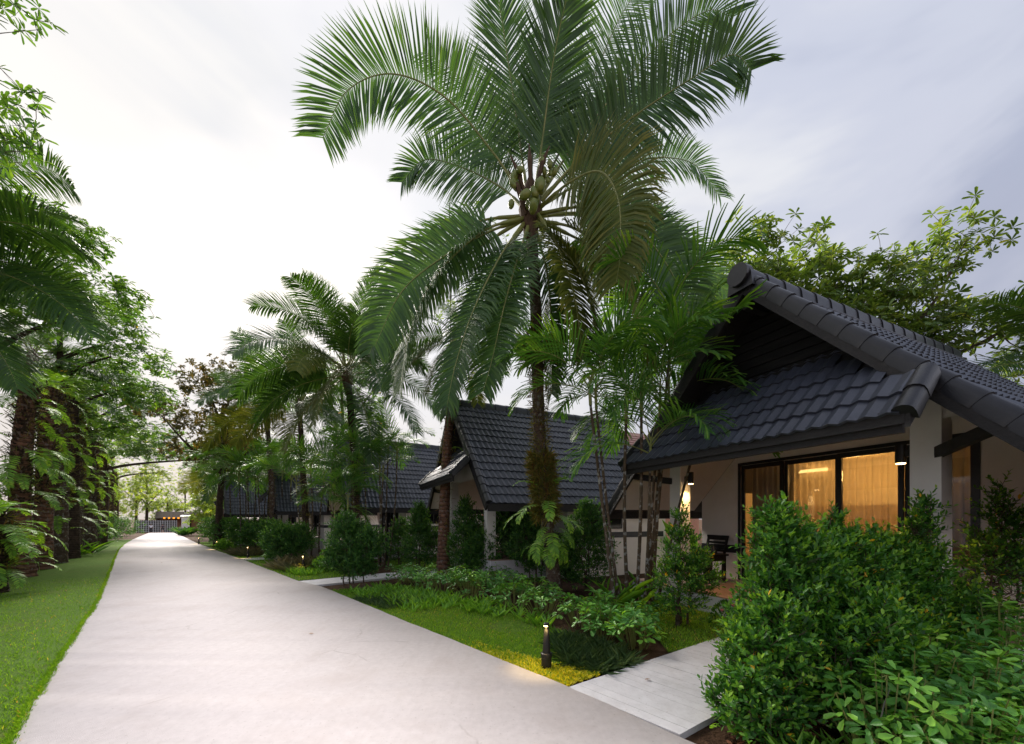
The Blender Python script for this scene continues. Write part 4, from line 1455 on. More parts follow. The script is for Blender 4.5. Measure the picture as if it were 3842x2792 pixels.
    part('rend', 'ridge_end', lambda: MB().tube([(0, -.80, ZR + .04), (0, -.66, ZR + .04)], [.16, .16], 18), M['cap'], roof)
    # boards
    for s in (-1, 1):
        part(('rb', s), 'rake_board', lambda: MB().beam((s * 3.22, -.655, ZR - SL * 3.22 - .10), (s * .02, -.655, ZR - SL * .02 - .10), .05, .17, (0, 1, 0) if False else (0, 0, 1)), M['blackwood'])
        part(('ef', s), 'eave_fascia', lambda: MB().box((s * 3.2 - .02, -.62, ZR - SL * HW - .20), (s * 3.2 + .02, 6.0, ZR - SL * HW - .01)), M['blackwood'])
        part(('br', s), 'brace', lambda: MB().beam((s * 1.88, -.10, 2.38), (s * 2.52, -.63, 2.53), .07, .12), M['blackwood'])
    part('kp', 'ridge_block', lambda: MB().box((-.05, -.60, ZR - .42), (.05, -.12, ZR - .12)), M['blackwood'])
    part('fa', 'eave_fascia', lambda: MB().box((-2.03, -1.225, 2.56), (2.03, -1.185, 2.70)), M['blackwood'])
    part('fb', 'eave_fascia', lambda: MB().box((-2.0, -1.183, 2.48), (2.0, -1.13, 2.61)), M['blackwood'])
    for s in (-1, 1):
        part(('sk', s), 'eave_fascia', lambda: MB().prism([(-1.22, 2.52), (-1.22, 2.68), (-.74, 2.68 + SL * .46), (-.74, 2.50 + SL * .46)], 0, s * 2.05 - .02, s * 2.05 + .02), M['blackwood'])
    # porch floor
    pf = part('pf', 'porch_floor', lambda: MB().box((-2.96, -.16, -.5), (2.3, PW - .002, FZ - .02)), M['walk'])
    for k in range(10):
        part(('pk', k), 'plank', lambda: MB().box((-2.955, -.157 + k * .2085 + .002, FZ - .019), (2.295, -.157 + (k + 1) * .2085 - .002, FZ)), M['floor'], pf)
    # sliding doors
    for k in range(4):
        a, b = WX[k], WX[k + 1]
        y = PW + (.02 if k % 2 == 0 else .075)
        def fr():
            mb = MB()
            f = .062
            mb.box((a, y, FZ), (a + f, y + .05, 2.80)).box((b - f, y, FZ), (b, y + .05, 2.80))
            mb.box((a + f, y, 2.80 - .085), (b - f, y + .05, 2.80)).box((a + f, y, FZ), (b - f, y + .05, FZ + .1))
            return mb
        dp = part(('dp', k), 'door_panel', fr, M['frame'])
        part(('gl', k, near), 'pane', lambda: MB().box((a + .062, y + .022, FZ + .1), (b - .062, y + .028, 2.715)), M['glass'] if near else M['glassdark'], dp)
    part('dfr', 'door_frame', lambda: MB().box((WX[0] - .055, PW - .02, FZ), (WX[0] - .001, PW + .1, 2.86)).box((WX[4] + .001, PW - .02, FZ), (WX[4] + .055, PW + .1, 2.86)).box((WX[0], PW - .02, 2.802), (WX[4], PW + .1, 2.86)), M['frame'])
    return root


M['glassdark'] = surf('dark_glass', (0.006, 0.007, 0.008), (0.010, 0.011, 0.012), 2, 0.05, 0.0, spec=0.6)
H1 = house('nearest bungalow with lit glass doors, black tiled gable roof and white columns', (4.04, 6.11), 24.1, True)
house('bungalow behind the tall coconut trunk, its dark tiled slope facing the path', (-1.40, 13.0), 25, dz=.22)
house('third bungalow, behind the clustered palms left of the big roof slope', (-7.85, 18.96), 31, dz=.36)
house('fourth bungalow, partly hidden by slim palm canes further along the path', (-14.6, 25.0), 35, dz=.40)
house('farthest bungalow, only its roof showing over the far hedges', (-21.8, 30.9), 36, dz=.40)


def hl(p):
    """porch coordinates of the nearest bungalow -> world"""
    return H1.matrix_basis @ Vector(p)


# the lit room behind the doors
rm_ = thing('room_interior', 'warmly lit bedroom seen through the glass doors of the nearest bungalow', 'room', H1.location, H1.rotation_euler[2])
MB().box((-2.75, 4.7, FZ), (2.75, 4.8, 2.95)).build('back_wall', M['room'], rm_)
MB().box((-2.75, 4.64, FZ), (2.75, 4.698, 1.95)).build('wood_panelling', M['roomdark'], rm_)
MB().box((-2.76, PW + .16, 2.952), (2.76, 4.8, 3.0)).build('ceiling', M['room'], rm_)
MB().box((-2.76, PW + .16, FZ - .05), (2.76, 4.8, FZ)).build('floor', M['roomdark'], rm_)
MB().box((-2.765, PW + .16, FZ), (-2.72, 4.638, 2.95)).build('side_wall', M['room'], rm_)
MB().box((2.72, PW + .16, FZ), (2.765, 4.638, 2.95)).build('side_wall', M['room'], rm_)
MB().box((-2.6, 4.55, 2.80), (-1.6, 4.62, 2.87)).build('cove_lamp', M['cove'], rm_)
ac = thing('air_conditioner', 'white wall air conditioner seen through the right-hand lit curtain', 'air conditioner', hl((1.5, 4.55, 2.3)), H1.rotation_euler[2])
MB().box((-.42, -.12, -.13), (.42, .14, .13)).build('casing', M['white'], ac)
MB().box((-.38, -.126, -.12), (.38, -.121, -.07)).build('vent', M['band'], ac)


def lamp_light(name, kind, loc, energy, col=(1.0, .62, .26), size=.05, rot=None, parent=None, spot=None):
    l = bpy.data.lights.new(name, kind)
    l.energy = energy
    l.color = col
    if kind == 'AREA': l.size = size
    else: l.shadow_soft_size = size
    if kind == 'SPOT':
        l.spot_size = R(spot or 90)
        l.spot_blend = .6
    o = link(name, l, parent, loc, rot)
    return o


lamp_light('ceiling_bulb', 'POINT', (-.55, 3.5, 2.55), 15, (1.0, .54, .17), .12, parent=rm_)
lamp_light('ceiling_bulb', 'POINT', (.75, 3.7, 2.55), 9, (1.0, .54, .17), .12, parent=rm_)


def curtain(label, x0, x1, y, mat, amp=.042, wl=.11, seed=0):
    g = np.random.default_rng(seed)
    n = int((x1 - x0) / .012)
    xs = np.linspace(x0, x1, n)
    ph = np.cumsum(g.uniform(.6, 1.4, n)) * (2 * np.pi * .012 / wl)
    V = []
    for k, z in enumerate(np.linspace(FZ + .02, 2.78, 6)):
        a = amp * (1.15 - .1 * k)
        V.append(np.stack([xs + .3 * a * np.sin(ph * .5 + k * .2), y + a * np.sin(ph + .12 * k), np.full(n, z)], -1))
    V = np.concatenate(V)
    i = np.arange(6 * n).reshape(6, n)
    Q = np.stack([i[:-1, :-1], i[:-1, 1:], i[1:, 1:], i[1:, :-1]], -1).reshape(-1, 4)
    o = link('curtain', np_mesh('curtain', V, Q, None, [mat], smooth=True), None, H1.location, (0, 0, H1.rotation_euler[2]))
    tag(o, label, 'curtain')


curtain('grey drape behind the leftmost door pane, darker than the lit ones', -1.85, -.98, PW + .27, M['drape'], seed=1)
curtain('sheer amber-lit curtain behind the second door pane, left of the middle post', -.98, -.07, PW + .27, M['sheer'], seed=2)
curtain('sheer amber-lit curtain behind the third door pane, right of the middle post', -.07, .86, PW + .27, M['sheer'], seed=3)
curtain('sheer curtain strip beside the white column, under the right wall lamp', .86, 1.10, PW + .27, M['sheer'], seed=4)
curtain('unlit grey drape right of the white column', 1.10, 1.56, PW + .27, M['drape'], seed=5)


def wall_lamp(label, p, sx):
    """black can light on a column; p is its centre in porch coordinates; sx points from the column to the lamp"""
    t = thing('wall_lamp', label, 'wall lamp', hl(p), H1.rotation_euler[2])
    MB().lathe([(.052, -.11), (.052, .11)], n=16).build('lamp_body', M['metal'], t)
    MB().box((min(0, -sx * .13), -.022, -.04), (max(0, -sx * .13), .022, .04)).build('bracket', M['metal'], t)
    MB().lathe([(.043, -.118), (.043, -.1105)], n=16).build('lens', M['lampwarm'], t)
    lamp_light('bulb', 'SPOT', (0, 0, -.125), 16, (1.0, .62, .25), .03, (0, R(-sx * 8), 0), t, 120)
    return t


wall_lamp('lit black can lamp on the far porch column beside the chair', (-1.79 + .26, .0, 2.42), 1)
wall_lamp('black can lamp in front of the glass doors beside the near white column', (1.79 - .26, .0, 2.42), -1)
pq = tag(link('name_plate', MB().box((-.13, -.02, -.09), (.13, 0, .09)).mesh('name_plate', M['frame']), None, hl((2.35, PW - .011, 1.72)), (0, 0, H1.rotation_euler[2])), 'small dark plate on the cream wall right of the doors', 'plate')


# porch furniture
def chair(label, p, rz):
    t = thing('armchair', label, 'chair', hl(p), H1.rotation_euler[2] + rz)
    w, d, h = .27, .25, .44
    for sx in (-1, 1):
        MB().box((sx * w - .022, -d - .022, 0), (sx * w + .022, -d + .022, .63)).build('leg', M['chair'], t)
        MB().beam((sx * w, d - .02, 0), (sx * w, d, .44), .042, .042, (0, 1, 0)).build('leg', M['chair'], t)
        MB().beam((sx * w, d, .44), (sx * w, d + .11, .92), .042, .042, (0, 1, 0)).build('back_post', M['chair'], t)
        MB().box((sx * w - .035, -d - .06, .63), (sx * w + .035, d + .04, .655)).build('armrest', M['chair'], t)
        MB().box((sx * w - .015, -d + .023, .12), (sx * w + .015, d - .04, .16)).build('stretcher', M['chair'], t)
        MB().prism([(-d + .023, .30), (-d + .023, .40), (-d + .12, .40)], 0, sx * w - .014, sx * w + .014).build('corner_brace', M['chair'], t)
    MB().box((-w + .022, -d - .05, .40), (w - .022, d - .03, .45)).build('seat', M['chair'], t)
    for k in range(5):
        z = .52 + k * .085
        y = d + .11 * (z - .44) / .48
        MB().box((-w + .022, y - .011, z), (w - .022, y + .011, z + (.05 if k < 4 else .07))).build('slat', M['chair'], t)
    MB().box((-w - .03, d + .085, .915), (w + .03, d + .135, .965)).build('top_rail', M['chair'], t)


chair('black slatted wooden armchair on the porch by the cream wall', (-2.42, 1.45, FZ), R(-8))
tb = thing('side_table', 'small square black table in front of the porch armchair', 'table', hl((-1.98, 1.05, FZ)), H1.rotation_euler[2])
for sx in (-1, 1):
    for sy in (-1, 1):
        MB().box((sx * .2 - .025, sy * .2 - .025, 0), (sx * .2 + .025, sy * .2 + .025, .565)).build('leg', M['chair'], tb)
    MB().box((sx * .2 - .014, -.174, .46), (sx * .2 + .014, .174, .56)).build('apron', M['chair'], tb)
    MB().box((sx * .2 - .014, -.174, .09), (sx * .2 + .014, .174, .13)).build('stretcher', M['chair'], tb)
MB().box((-.26, -.26, .566), (.26, .26, .60)).build('table_top', M['chair'], tb)
bt = MB().lathe([(.05, 0), (.058, .03), (.055, .11), (.022, .15), (.020, .19), (.024, .195)], n=12).build('ashtray_bottle', M['pot'], None, hl((-1.92, 1.12, FZ + .6)), smooth=True)
bt.name = 'bottle'
tag(bt, 'small dark bottle standing on the porch table', 'bottle')


# bollard lamps
def bollard(label, x, y, face, lit=True, e=6.0):
    """tapered black post with a notch near the top that holds the lamp; face = direction the notch looks (deg)"""
    t = thing('bollard_lamp', label, 'bollard lamp', (x, y, float(gz(x, y)) - .03), R(face), 'bollard lamps along the path')
    MB().lathe([(.058, 0), (.058, .125), (.063, .13), (.063, .175), (.055, .182)], n=18).build('base', M['metal'], t)
    # shaft: tapered half shells with an open notch towards +X
    mb = MB()
    n, zs = 16, [.176, .42, .50]
    rs = [.044, .030, .028]
    def ring(z, r, cut):
        out = []
        for j in range(n):
            a = 2 * math.pi * j / n
            x_, y_ = r * math.cos(a), r * math.sin(a)
            out.append((min(x_, cut), y_, z))
        return out
    vs = ring(.176, .046, 9) + ring(.30, .038, .036) + ring(.43, .030, .006) + ring(.485, .028, .004)
    fs = [(i * n + j, i * n + (j + 1) % n, (i + 1) * n + (j + 1) % n, (i + 1) * n + j) for i in range(3) for j in range(n)]
    mb.add(vs, fs + [tuple(3 * n + j for j in range(n))])
    mb.build('shaft', M['metal'], t)
    MB().lathe([(.031, .486), (.031, .508), (.026, .512)], n=16).build('cap', M['metal'], t)
    MB().box((.004, -.017, .474), (.024, .017, .4855)).build('lens', M['lampwarm'], t)
    if lit:
        lamp_light('bulb', 'SPOT', (.018, 0, .468), e * .4, (1.0, .72, .30), .012, (0, R(-6), 0), t, 100)
    return t


bollard('nearest bollard lamp, lit, at the corner of the lawn', .385, 4.39, 225)
bollard('second bollard lamp, lit among yellow-green plants by the second side path', -6.70, 12.60, 225, e=10)
bollard('third bollard lamp, glowing in front of the far clipped shrub', -11.7, 17.4, 225, e=16)
bollard('fourth bollard lamp, glowing beside the yellow bush', -17.35, 23.1, 225, e=16)
bollard('farthest bollard lamp, a tiny glow at the bend of the path', -23.6, 29.6, 225, e=16)

# big glazed pot and stone planter
MBp = MB().lathe([(.20, 0), (.24, .06), (.29, .35), (.31, .62), (.305, .80), (.345, .84), (.35, .90), (.31, .91), (.29, .86), (.27, .5), (.1, .45)], n=24)
tag(MBp.build('water_jar', M['pot'], None, (-5.15, 15.9, float(gz(0, 15.9)) - .03), smooth=True), 'big dark glazed jar standing on the grass beside the canes', 'jar')
sp = thing('stone_planter', 'pale square stone planter behind the second hedge', 'planter', (-9.6, 18.4, float(gz(0, 18.4)) - .03), .4)
MB().box((-.5, -.5, 0), (.5, .5, .85)).build('planter_body', M['stone'], sp)
MB().box((-.56, -.56, .851), (.56, .56, .93)).build('rim', M['stone'], sp)

# ------------------------------------------------------------------ other buildings
# salmon house with red tiles behind the second bungalow
rh = thing('red_roof_house', 'salmon house with steep reddish tiled roofs behind the bungalows', 'house', (1.5, 25.0, float(gz(0, 24)) - 1.2), R(-62))
MB().box((-5, 0, 0), (5, 9, 4.6)).build('wall', M['salmon'], rh)
MB().prism([(-5, 4.602), (5, 4.602), (0, 8.9)], 1, .3, 8.7).build('gable_wall', M['salmon'], rh)
rr_ = MB().prism([(0, 9.35), (5.7, 4.35), (5.7, 4.15), (0, 9.15)], 1, -.7, 9.7).prism([(0, 9.35), (0, 9.15), (-5.7, 4.15), (-5.7, 4.35)], 1, -.7, 9.7).build('roof', M['redtile'], rh)
for k in range(22):
    d = k * .335
    for s in (-1, 1):
        MB().box((-.15, -.69, 0), (.15, 9.69, .035)).build('tile_course', M['redtile'], rr_, (s * (5.62 - d * .752), 0, 4.40 + d * .66), (0, s * R(41.3) - s * .09, 0))
for s in (-1, 1):
    MB().beam((s * 5.75, -.75, 4.15), (0, -.75, 9.25), .08, .35).build('bargeboard', M['salmon'], rh)
rh2 = thing('red_roof_house', 'lower red-roofed house glimpsed left of the dark bungalow gable', 'house', (-7.5, 33.0, float(gz(0, 32)) - .8), R(-40))
MB().box((-4, 0, 0), (4, 7, 4.0)).build('wall', M['salmon'], rh2)
r2_ = MB().prism([(0, 8.6), (5, 3.9), (5, 3.7), (0, 8.4)], 1, -.6, 7.6).prism([(0, 8.6), (0, 8.4), (-5, 3.7), (-5, 3.9)], 1, -.6, 7.6).build('roof', M['redtile'], rh2)
for k in range(20):
    d = k * .335
    for s in (-1, 1):
        MB().box((-.15, -.59, 0), (.15, 7.59, .035)).build('tile_course', M['redtile'], r2_, (s * (4.92 - d * .728), 0, 3.95 + d * .685), (0, s * R(43.2) - s * .09, 0))

# white house and terrace wall on the left, behind the palm row
DV = np.array([-.685, .728])
A0 = np.array([-9.83, 9.46])


def lside(s, off):
    p = A0 + DV * s + nl_ * off
    return (float(p[0]), float(p[1]), float(gz(*p)))


ra = math.atan2(DV[1], DV[0])
wl = thing('white_house', 'bluish white house behind the palm row on the left', 'house', lside(1, 7.5), ra)
MB().box((0, 0, 0), (26, .3, 3.7)).build('wall', M['white'], wl)
MB().box((0, .3, 0), (.3, 7, 3.7)).build('wall', M['white'], wl)
wr = MB().prism([(-.9, 3.55), (4.0, 6.4), (4.0, 6.2), (-.9, 3.35)], 0, -1, 27).build('roof', M['tile'], wl)
for k in range(14):
    MB().box((-.98, -.20, 0), (26.98, .20, .04)).build('tile_course', M['tile'], wr, (0, -.75 + k * .34, 3.72 + k * .198), (R(25), 0, 0))
for k in range(4):
    w_ = MB().box((3 + k * 6, -.03, 1.2), (5 + k * 6, -.001, 2.6)).build('window', M['frame'], wl)
    MB().box((3.1 + k * 6, -.036, 1.3), (4.9 + k * 6, -.031, 2.5)).build('pane', M['glassdark'], w_)
tw = thing('terrace_wall', 'dark terrace wall with a white coping behind the left palms', 'wall', lside(-1, 4.6), ra)
MB().box((0, 0, 0), (24, .25, 1.62)).build('wall_face', M['darkstone'], tw)
MB().box((-.05, -.05, 1.621), (24, .33, 1.86)).build('coping', M['white'], tw)
ur = MB().lathe([(.20, 0), (.20, .06), (.13, .10), (.085, .22), (.10, .36), (.24, .40), (.26, .48), (.20, .55), (.27, .80), (.33, .86), (.33, .90), (.2, .9)], n=20)
pu = lside(5.6, 4.72)
tag(ur.build('stone_urn', M['darkstone'], None, (pu[0], pu[1], float(gz(*lside(-1, 4.6)[:2])) + 1.861), smooth=True), 'dark stone urn on the white coping behind the leftmost palm trunk', 'urn')

# far pavilion, fence, shed, lanterns
pv = thing('thatched_pavilion', 'thatched open pavilion hung with lanterns at the far end of the path', 'pavilion', (-75.5, 90, float(gz(0, 90))), R(38))
MB().prism([(-2.6, 3.1), (0, 4.6), (2.6, 3.1), (2.4, 2.9), (-2.4, 2.9)], 0, -4.5, 4.5).build('roof', M['thatch'], pv)
for k in range(4):
    for s in (-1, 1):
        MB().tube([(-4.2 + k * 2.8, s * 2.0, 0), (-4.2 + k * 2.8, s * 2.0, 2.95)], .12, 8).build('post', M['darkbark'], pv)
MB().box((-4.4, 2.2, 0), (4.4, 2.4, 2.9)).build('wall', M['salmon'], pv)
lat = thing('lattice_fence', 'pale lattice fence behind the two walkers', 'fence', (-74.6, 82.5, float(gz(0, 82))), R(20))
MB().box((-3.4, .06, 0), (3.4, .1, 2.5)).build('fence_back', M['darkstone'], lat)
for k in range(18):
    MB().box((-3.4 + k * .4 - .03, 0, 0), (-3.4 + k * .4 + .03, .05, 2.5)).build('lath', M['white'], lat)
for k in range(6):
    MB().box((-3.4, -.05, .2 + k * .42), (3.43, -.001, .26 + k * .42)).build('lath', M['white'], lat)
for k in range(5):
    lx = -74.8 + k * 1.02
    t = thing('paper_lantern', ('leftmost', 'second', 'middle', 'fourth', 'rightmost')[k] + ' of the five round orange lanterns under the far thatched eave', 'lantern', (lx, 84.5, 1.72), 0, 'orange lanterns at the far pavilion')
    MB().lathe([(.08, -.17), (.16, -.11), (.195, 0), (.16, .11), (.08, .17)], n=12).build('shade', M['lantern'], t, smooth=True)
    MB().tube([(0, 0, .2), (0, 0, 1.3)], .012, 5).build('cord', M['metal'], t)
ws = thing('white_shed', 'small white building at the right of the path end', 'building', (-51.6, 62, float(gz(0, 62))), R(35))
MB().box((-.45, 0, 0), (.45, 1.2, 2.7)).build('wall', M['white'], ws)
MB().prism([(-.25, 2.75), (1.45, 2.95), (1.45, 3.05), (-.25, 2.85)], 0, -.6, .6).build('roof', M['white'], ws)


# two walkers far down the path
def person(label, x, y, shirt, shorts, rz, wave=0.0):
    z0 = float(gz(x, y))
    root = thing('person', label, 'person', (x, y, z0), rz)

    def skin(name, verts, edges, rad, mat, rootv=0):
        me = bpy.data.meshes.new(name)
        me.from_pydata(verts, edges, [])
        o = link(name, me, root)
        me.materials.append(mat)
        o.modifiers.new('skin', 'SKIN')
        for i, s in enumerate(me.skin_vertices[0].data):
            s.radius = (rad[i], rad[i])
            s.use_root = i == rootv
        o.modifiers.new('sub', 'SUBSURF').levels = 1
        o.modifiers['sub'].render_levels = 1
        return o
    body = [(0, 0, .93), (0, 0, 1.15), (0, 0, 1.38), (0, 0, 1.47), (0, -.01, 1.60),
            (.19, 0, 1.38), (.27, .02, 1.12), (.26 + wave * .25, -.08, .90 + wave * .3), (.26 + wave * .32, -.11, .81 + wave * .34),
            (-.19, 0, 1.38), (-.27, .02, 1.12), (-.26, -.07, .90), (-.26, -.1, .81),
            (.10, 0, .88), (.11, -.07, .48), (.11, .04, .08), (.11, -.10, .03),
            (-.10, 0, .88), (-.11, .05, .48), (-.11, .16, .09), (-.11, .04, .03)]
    ed = [(0, 1), (1, 2), (2, 3), (3, 4), (2, 5), (5, 6), (6, 7), (7, 8), (2, 9), (9, 10), (10, 11), (11, 12), (0, 13), (13, 14), (14, 15), (15, 16), (0, 17), (17, 18), (18, 19), (19, 20)]
    skin('body', body, ed, [.13, .13, .14, .055, .105, .055, .045, .036, .035, .055, .045, .036, .035, .085, .06, .04, .035, .085, .06, .04, .035], M['skin'])
    skin('shirt', [(0, 0, .90), (0, 0, 1.15), (0, 0, 1.40), (.20, 0, 1.39), (.275, .02, 1.16), (-.20, 0, 1.39), (-.275, .02, 1.16)], [(0, 1), (1, 2), (2, 3), (3, 4), (2, 5), (5, 6)], [.165, .16, .165, .075, .065, .075, .065], shirt)
    b = .55 if shorts else .10
    skin('trousers', [(0, 0, .96), (.105, 0, .86), (.115, -.07, max(b, .48)), (.112, .02, b - (.1 if shorts else 0)), (-.105, 0, .86), (-.115, .05, max(b, .48)), (-.112, .14, b - (.1 if shorts else 0))],
         [(0, 1), (1, 2), (2, 3), (0, 4), (4, 5), (5, 6)], [.15, .10, .085, .075, .10, .085, .075], M['trouser'])
    MB().lathe([(.095, -.02), (.118, .05), (.10, .11), (.04, .135)], (0, .015, 1.60), 12).build('hair', M['hair'], root, smooth=True)
    return root


person('walker in a white shirt and black trousers far down the path', -70.3, 76.5, M['shirt_white'], False, R(20))
person('walker in a dark shirt and shorts holding one arm out, far down the path', -68.4, 76.9, M['shirt_dark'], True, R(40), 1.0)

# ------------------------------------------------------------------ the big coconut palm
MAIN = [
    ('c', 1.25, 0.1, 1.45, [(-0.1, 0, 0.15), (-0.83, -0.1, 1.13), (-1.8, -0.3, 2.07), (-2.83, -0.5, 2.33), (-3.71, -0.6, 1.88), (-4.21, -0.6, 0.93)]),
    ('c', 0.9, 0.16, 1.2, [(-0.1, 0, -0.05), (-0.65, 0.4, 0.78), (-1.63, 0.9, 1.69), (-2.59, 1.3, 2.22), (-3.21, 1.5, 1.83)]),
    ('c', 0.1, 0.08, 1.5, [(-0.07, 0, 0.24), (-0.24, 0.2, 1.71), (-0.46, 0.3, 3.32), (-0.66, 0.3, 4.64), (-0.88, 0.1, 5.47)]),
    ('c', -0.1, 0.08, 1.5, [(0.1, 0, 0.34), (0.28, -0.1, 1.61), (0.46, -0.3, 2.82), (0.7, -0.6, 3.74), (0.94, -1, 4.07)]),
    ('c', -0.5, 0.14, 1.35, [(0.2, 0.1, 0.43), (1.02, 0.6, 2.41), (1.74, 1.0, 4.35), (2.29, 1.2, 5.69), (2.93, 1.3, 6.72)]),
    ('c', -1.0, 0.14, 1.35, [(0.2, 0, 0.24), (0.94, 0.1, 1.41), (2.06, 0.2, 2.91), (3.06, 0.2, 3.96), (3.91, 0.1, 4.4), (4.35, 0, 4.1)]),
    ('c', -1.1, 0.16, 1.4, [(0.24, 0, 0.15), (1.07, -0.3, 0.84), (2.2, -0.6, 1.47), (3.1, -0.8, 1.89), (3.79, -1, 2.13), (4.18, -1, 1.83)]),
    ('c', -0.6, 0.2, 1.2, [(0.25, 0.1, 0.13), (1.25, 0.7, 1.14), (2.79, 1.2, 2.13), (4.15, 1.5, 2.34), (4.95, 1.6, 1.56)]),
    ('o', -0.5, 0.3, 1.35, [(0.19, -0.1, -0.08), (0.73, -0.7, -0.06), (1.24, -1.2, -0.28), (1.5, -1.5, -1.07), (1.49, -1.6, -2.11), (1.43, -1.6, -2.58)]),
    ('c', -0.7, 0.25, 1.15, [(0.25, 0.1, -0.07), (1.67, 0.7, 0.35), (3.09, 1.1, 0.27), (4.4, 1.3, -0.37), (5.13, 1.4, -1.22)]),
    ('o', 0.2, 0.22, 0.95, [(0.14, -0.1, -0.32), (0.48, -0.5, -1.09), (0.89, -0.8, -1.83), (1.14, -0.9, -2.68), (1.27, -0.9, -3.73)]),
    ('c', 0.6, 0.3, 1.2, [(-0.15, 0, -0.24), (-0.92, -0.2, -0.68), (-1.82, -0.5, -1.41), (-2.59, -0.7, -2.22), (-3.09, -0.8, -3.34)]),
    ('c', 0.3, 0.26, 1.05, [(-0.15, -0.1, -0.42), (-0.62, -0.7, -1.5), (-1.12, -1.1, -2.79), (-1.43, -1.3, -3.89), (-1.59, -1.3, -4.64)]),
    ('c', 0.1, 0.22, 1.05, [(-0.05, -0.1, -0.47), (-0.3, -0.8, -1.66), (-0.56, -1.2, -2.84), (-0.76, -1.4, -3.85), (-0.92, -1.4, -4.42)]),
    ('c', 0.4, 0.28, 1.15, [(-0.14, 0.2, -0.09), (-1.17, 0.5, -0.53), (-2.15, 0.8, -1.13), (-2.96, 1.0, -2.1), (-3.31, 1.1, -3.48)]),
    ('c', -0.5, 0.28, 1.1, [(0.24, 0, -0.29), (1.37, -0.2, -1.02), (2.36, -0.4, -1.85), (3.15, -0.5, -3.02), (3.47, -0.5, -4.12)]),
    ('c', -0.2, 0.26, 1.1, [(0.16, 0.2, -0.19), (1.13, 0.6, -0.62), (2.15, 0.9, -1.5), (2.72, 1.0, -2.75), (2.94, 1.0, -3.63)]),
    ('c', 0.0, 0.12, 1.3, [(0.01, 0.2, 0.41), (0.1, 0.9, 2.18), (0.25, 1.6, 4.0), (0.67, 2.3, 5.62), (1.25, 2.9, 6.57)]),
    ('c', 0.5, 0.14, 1.3, [(-0.04, 0.2, 0.41), (-0.55, 0.9, 2.18), (-1.25, 1.5, 3.9), (-2.0, 1.9, 5.16), (-2.79, 2.2, 6.0)]),
    ('c', -0.4, 0.16, 1.3, [(0.16, 0.2, 0.31), (1.08, 1.0, 1.72), (2.13, 1.7, 3.29), (3.12, 2.2, 4.52), (4.14, 2.6, 5.07)]),
    ('c', 0.2, 0.25, 1.0, [(0.01, 0.2, -0.09), (-0.23, 0.9, -0.42), (-0.56, 1.3, -1.16), (-0.79, 1.4, -2.36)]),
    ('o', -0.3, 0.26, 0.95, [(0.19, -0.1, -0.37), (0.85, -0.5, -0.81), (1.51, -0.8, -1.57), (1.98, -1.0, -2.74), (2.24, -1.0, -3.77)]),
    ('c', -0.6, 0.3, 1.2, [(0.2, 0.1, -0.1), (1.3, 0.3, 0.1), (2.5, 0.4, -0.3), (3.6, 0.4, -1.3), (4.2, 0.4, -2.6)]),
    ('c', 0.5, 0.3, 1.15, [(-0.15, 0.1, -0.1), (-1.2, 0.3, -0.1), (-2.3, 0.5, -0.7), (-3.2, 0.6, -1.7), (-3.7, 0.6, -2.9)]),
    ('c', 0.3, 0.28, 1.1, [(-0.1, 0.2, -0.2), (-0.8, 0.7, -0.8), (-1.5, 1.0, -1.9), (-1.9, 1.1, -3.2), (-2.0, 1.1, -4.2)]),
    ('o', -0.1, 0.24, 1.0, [(0.15, -0.2, -0.3), (0.5, -0.6, -1.2), (0.8, -0.9, -2.4), (0.95, -1.0, -3.7)]),
    ('c', -0.5, 0.26, 1.1, [(0.2, -0.1, -0.2), (1.2, -0.5, -0.4), (2.2, -0.8, -1.2), (2.9, -0.9, -2.4), (3.2, -0.9, -3.6)]),
    ('c', 0.3, 0.26, 1.1, [(-0.15, -0.1, -0.3), (-1.0, -0.4, -0.8), (-1.9, -0.7, -1.9), (-2.4, -0.8, -3.1), (-2.6, -0.8, -4.2)]),
    ('c', -0.2, 0.24, 1.0, [(0.1, 0.1, -0.3), (0.4, 0.3, -1.3), (0.5, 0.4, -2.6), (0.5, 0.4, -3.9)]),
]
MP = thing('coconut_palm', 'tall coconut palm with green nuts in the middle of the picture', 'palm tree', (.95, 8.6, -.05))
TOPP = (-.55, -.1, 8.42)
MPTS = [(0, 0, 0), (-.06, 0, .6), (-.17, 0, 1.5), (-.28, 0, 2.6), (-.35, 0, 3.6), (-.39, -.02, 4.8), (-.43, -.04, 6.2), (-.50, -.08, 7.5), (-.55, -.1, 8.35)]
link('trunk', trunk_mesh('trunk', MPTS, .150, .115, M['bark'], 16, 1.25, .03, .03, 5, 9), MP)
mbx = MB()
mbx.lathe([(.11, -.7), (.20, -.35), (.26, -.05), (.20, .3), (.03, .7)], TOPP, 14)
mbx.build('crown_shaft', M['fibre'], MP)
for i, (kd, roll, g, lm, ct) in enumerate(MAIN):
    if abs(roll) >= .4:
        roll = math.copysign(1.0 + .7 * min(1.1, abs(roll)), roll)   # long side fronds turn on edge, their lower leaflets hanging
    up_ = i in (2, 3, 17)
    o = link('frond', frond_mesh('frond', ct, 150, lm * (.80 if up_ else .82), .038, M['leaf_old' if kd == 'o' else 'leaf_coco'], roll=roll, g=g, vl=.18, seed=200 + i, rach=.030, side=(1, .15, 0) if up_ else None, a0=62 if up_ else 82, a1=30 if up_ else 52, tipl=.5, start=.17, lo=.8, jit=.07), MP, TOPP)
    if kd == 'o':
        o['label'] = 'yellowing drooping frond'
gN = np.random.default_rng(4)
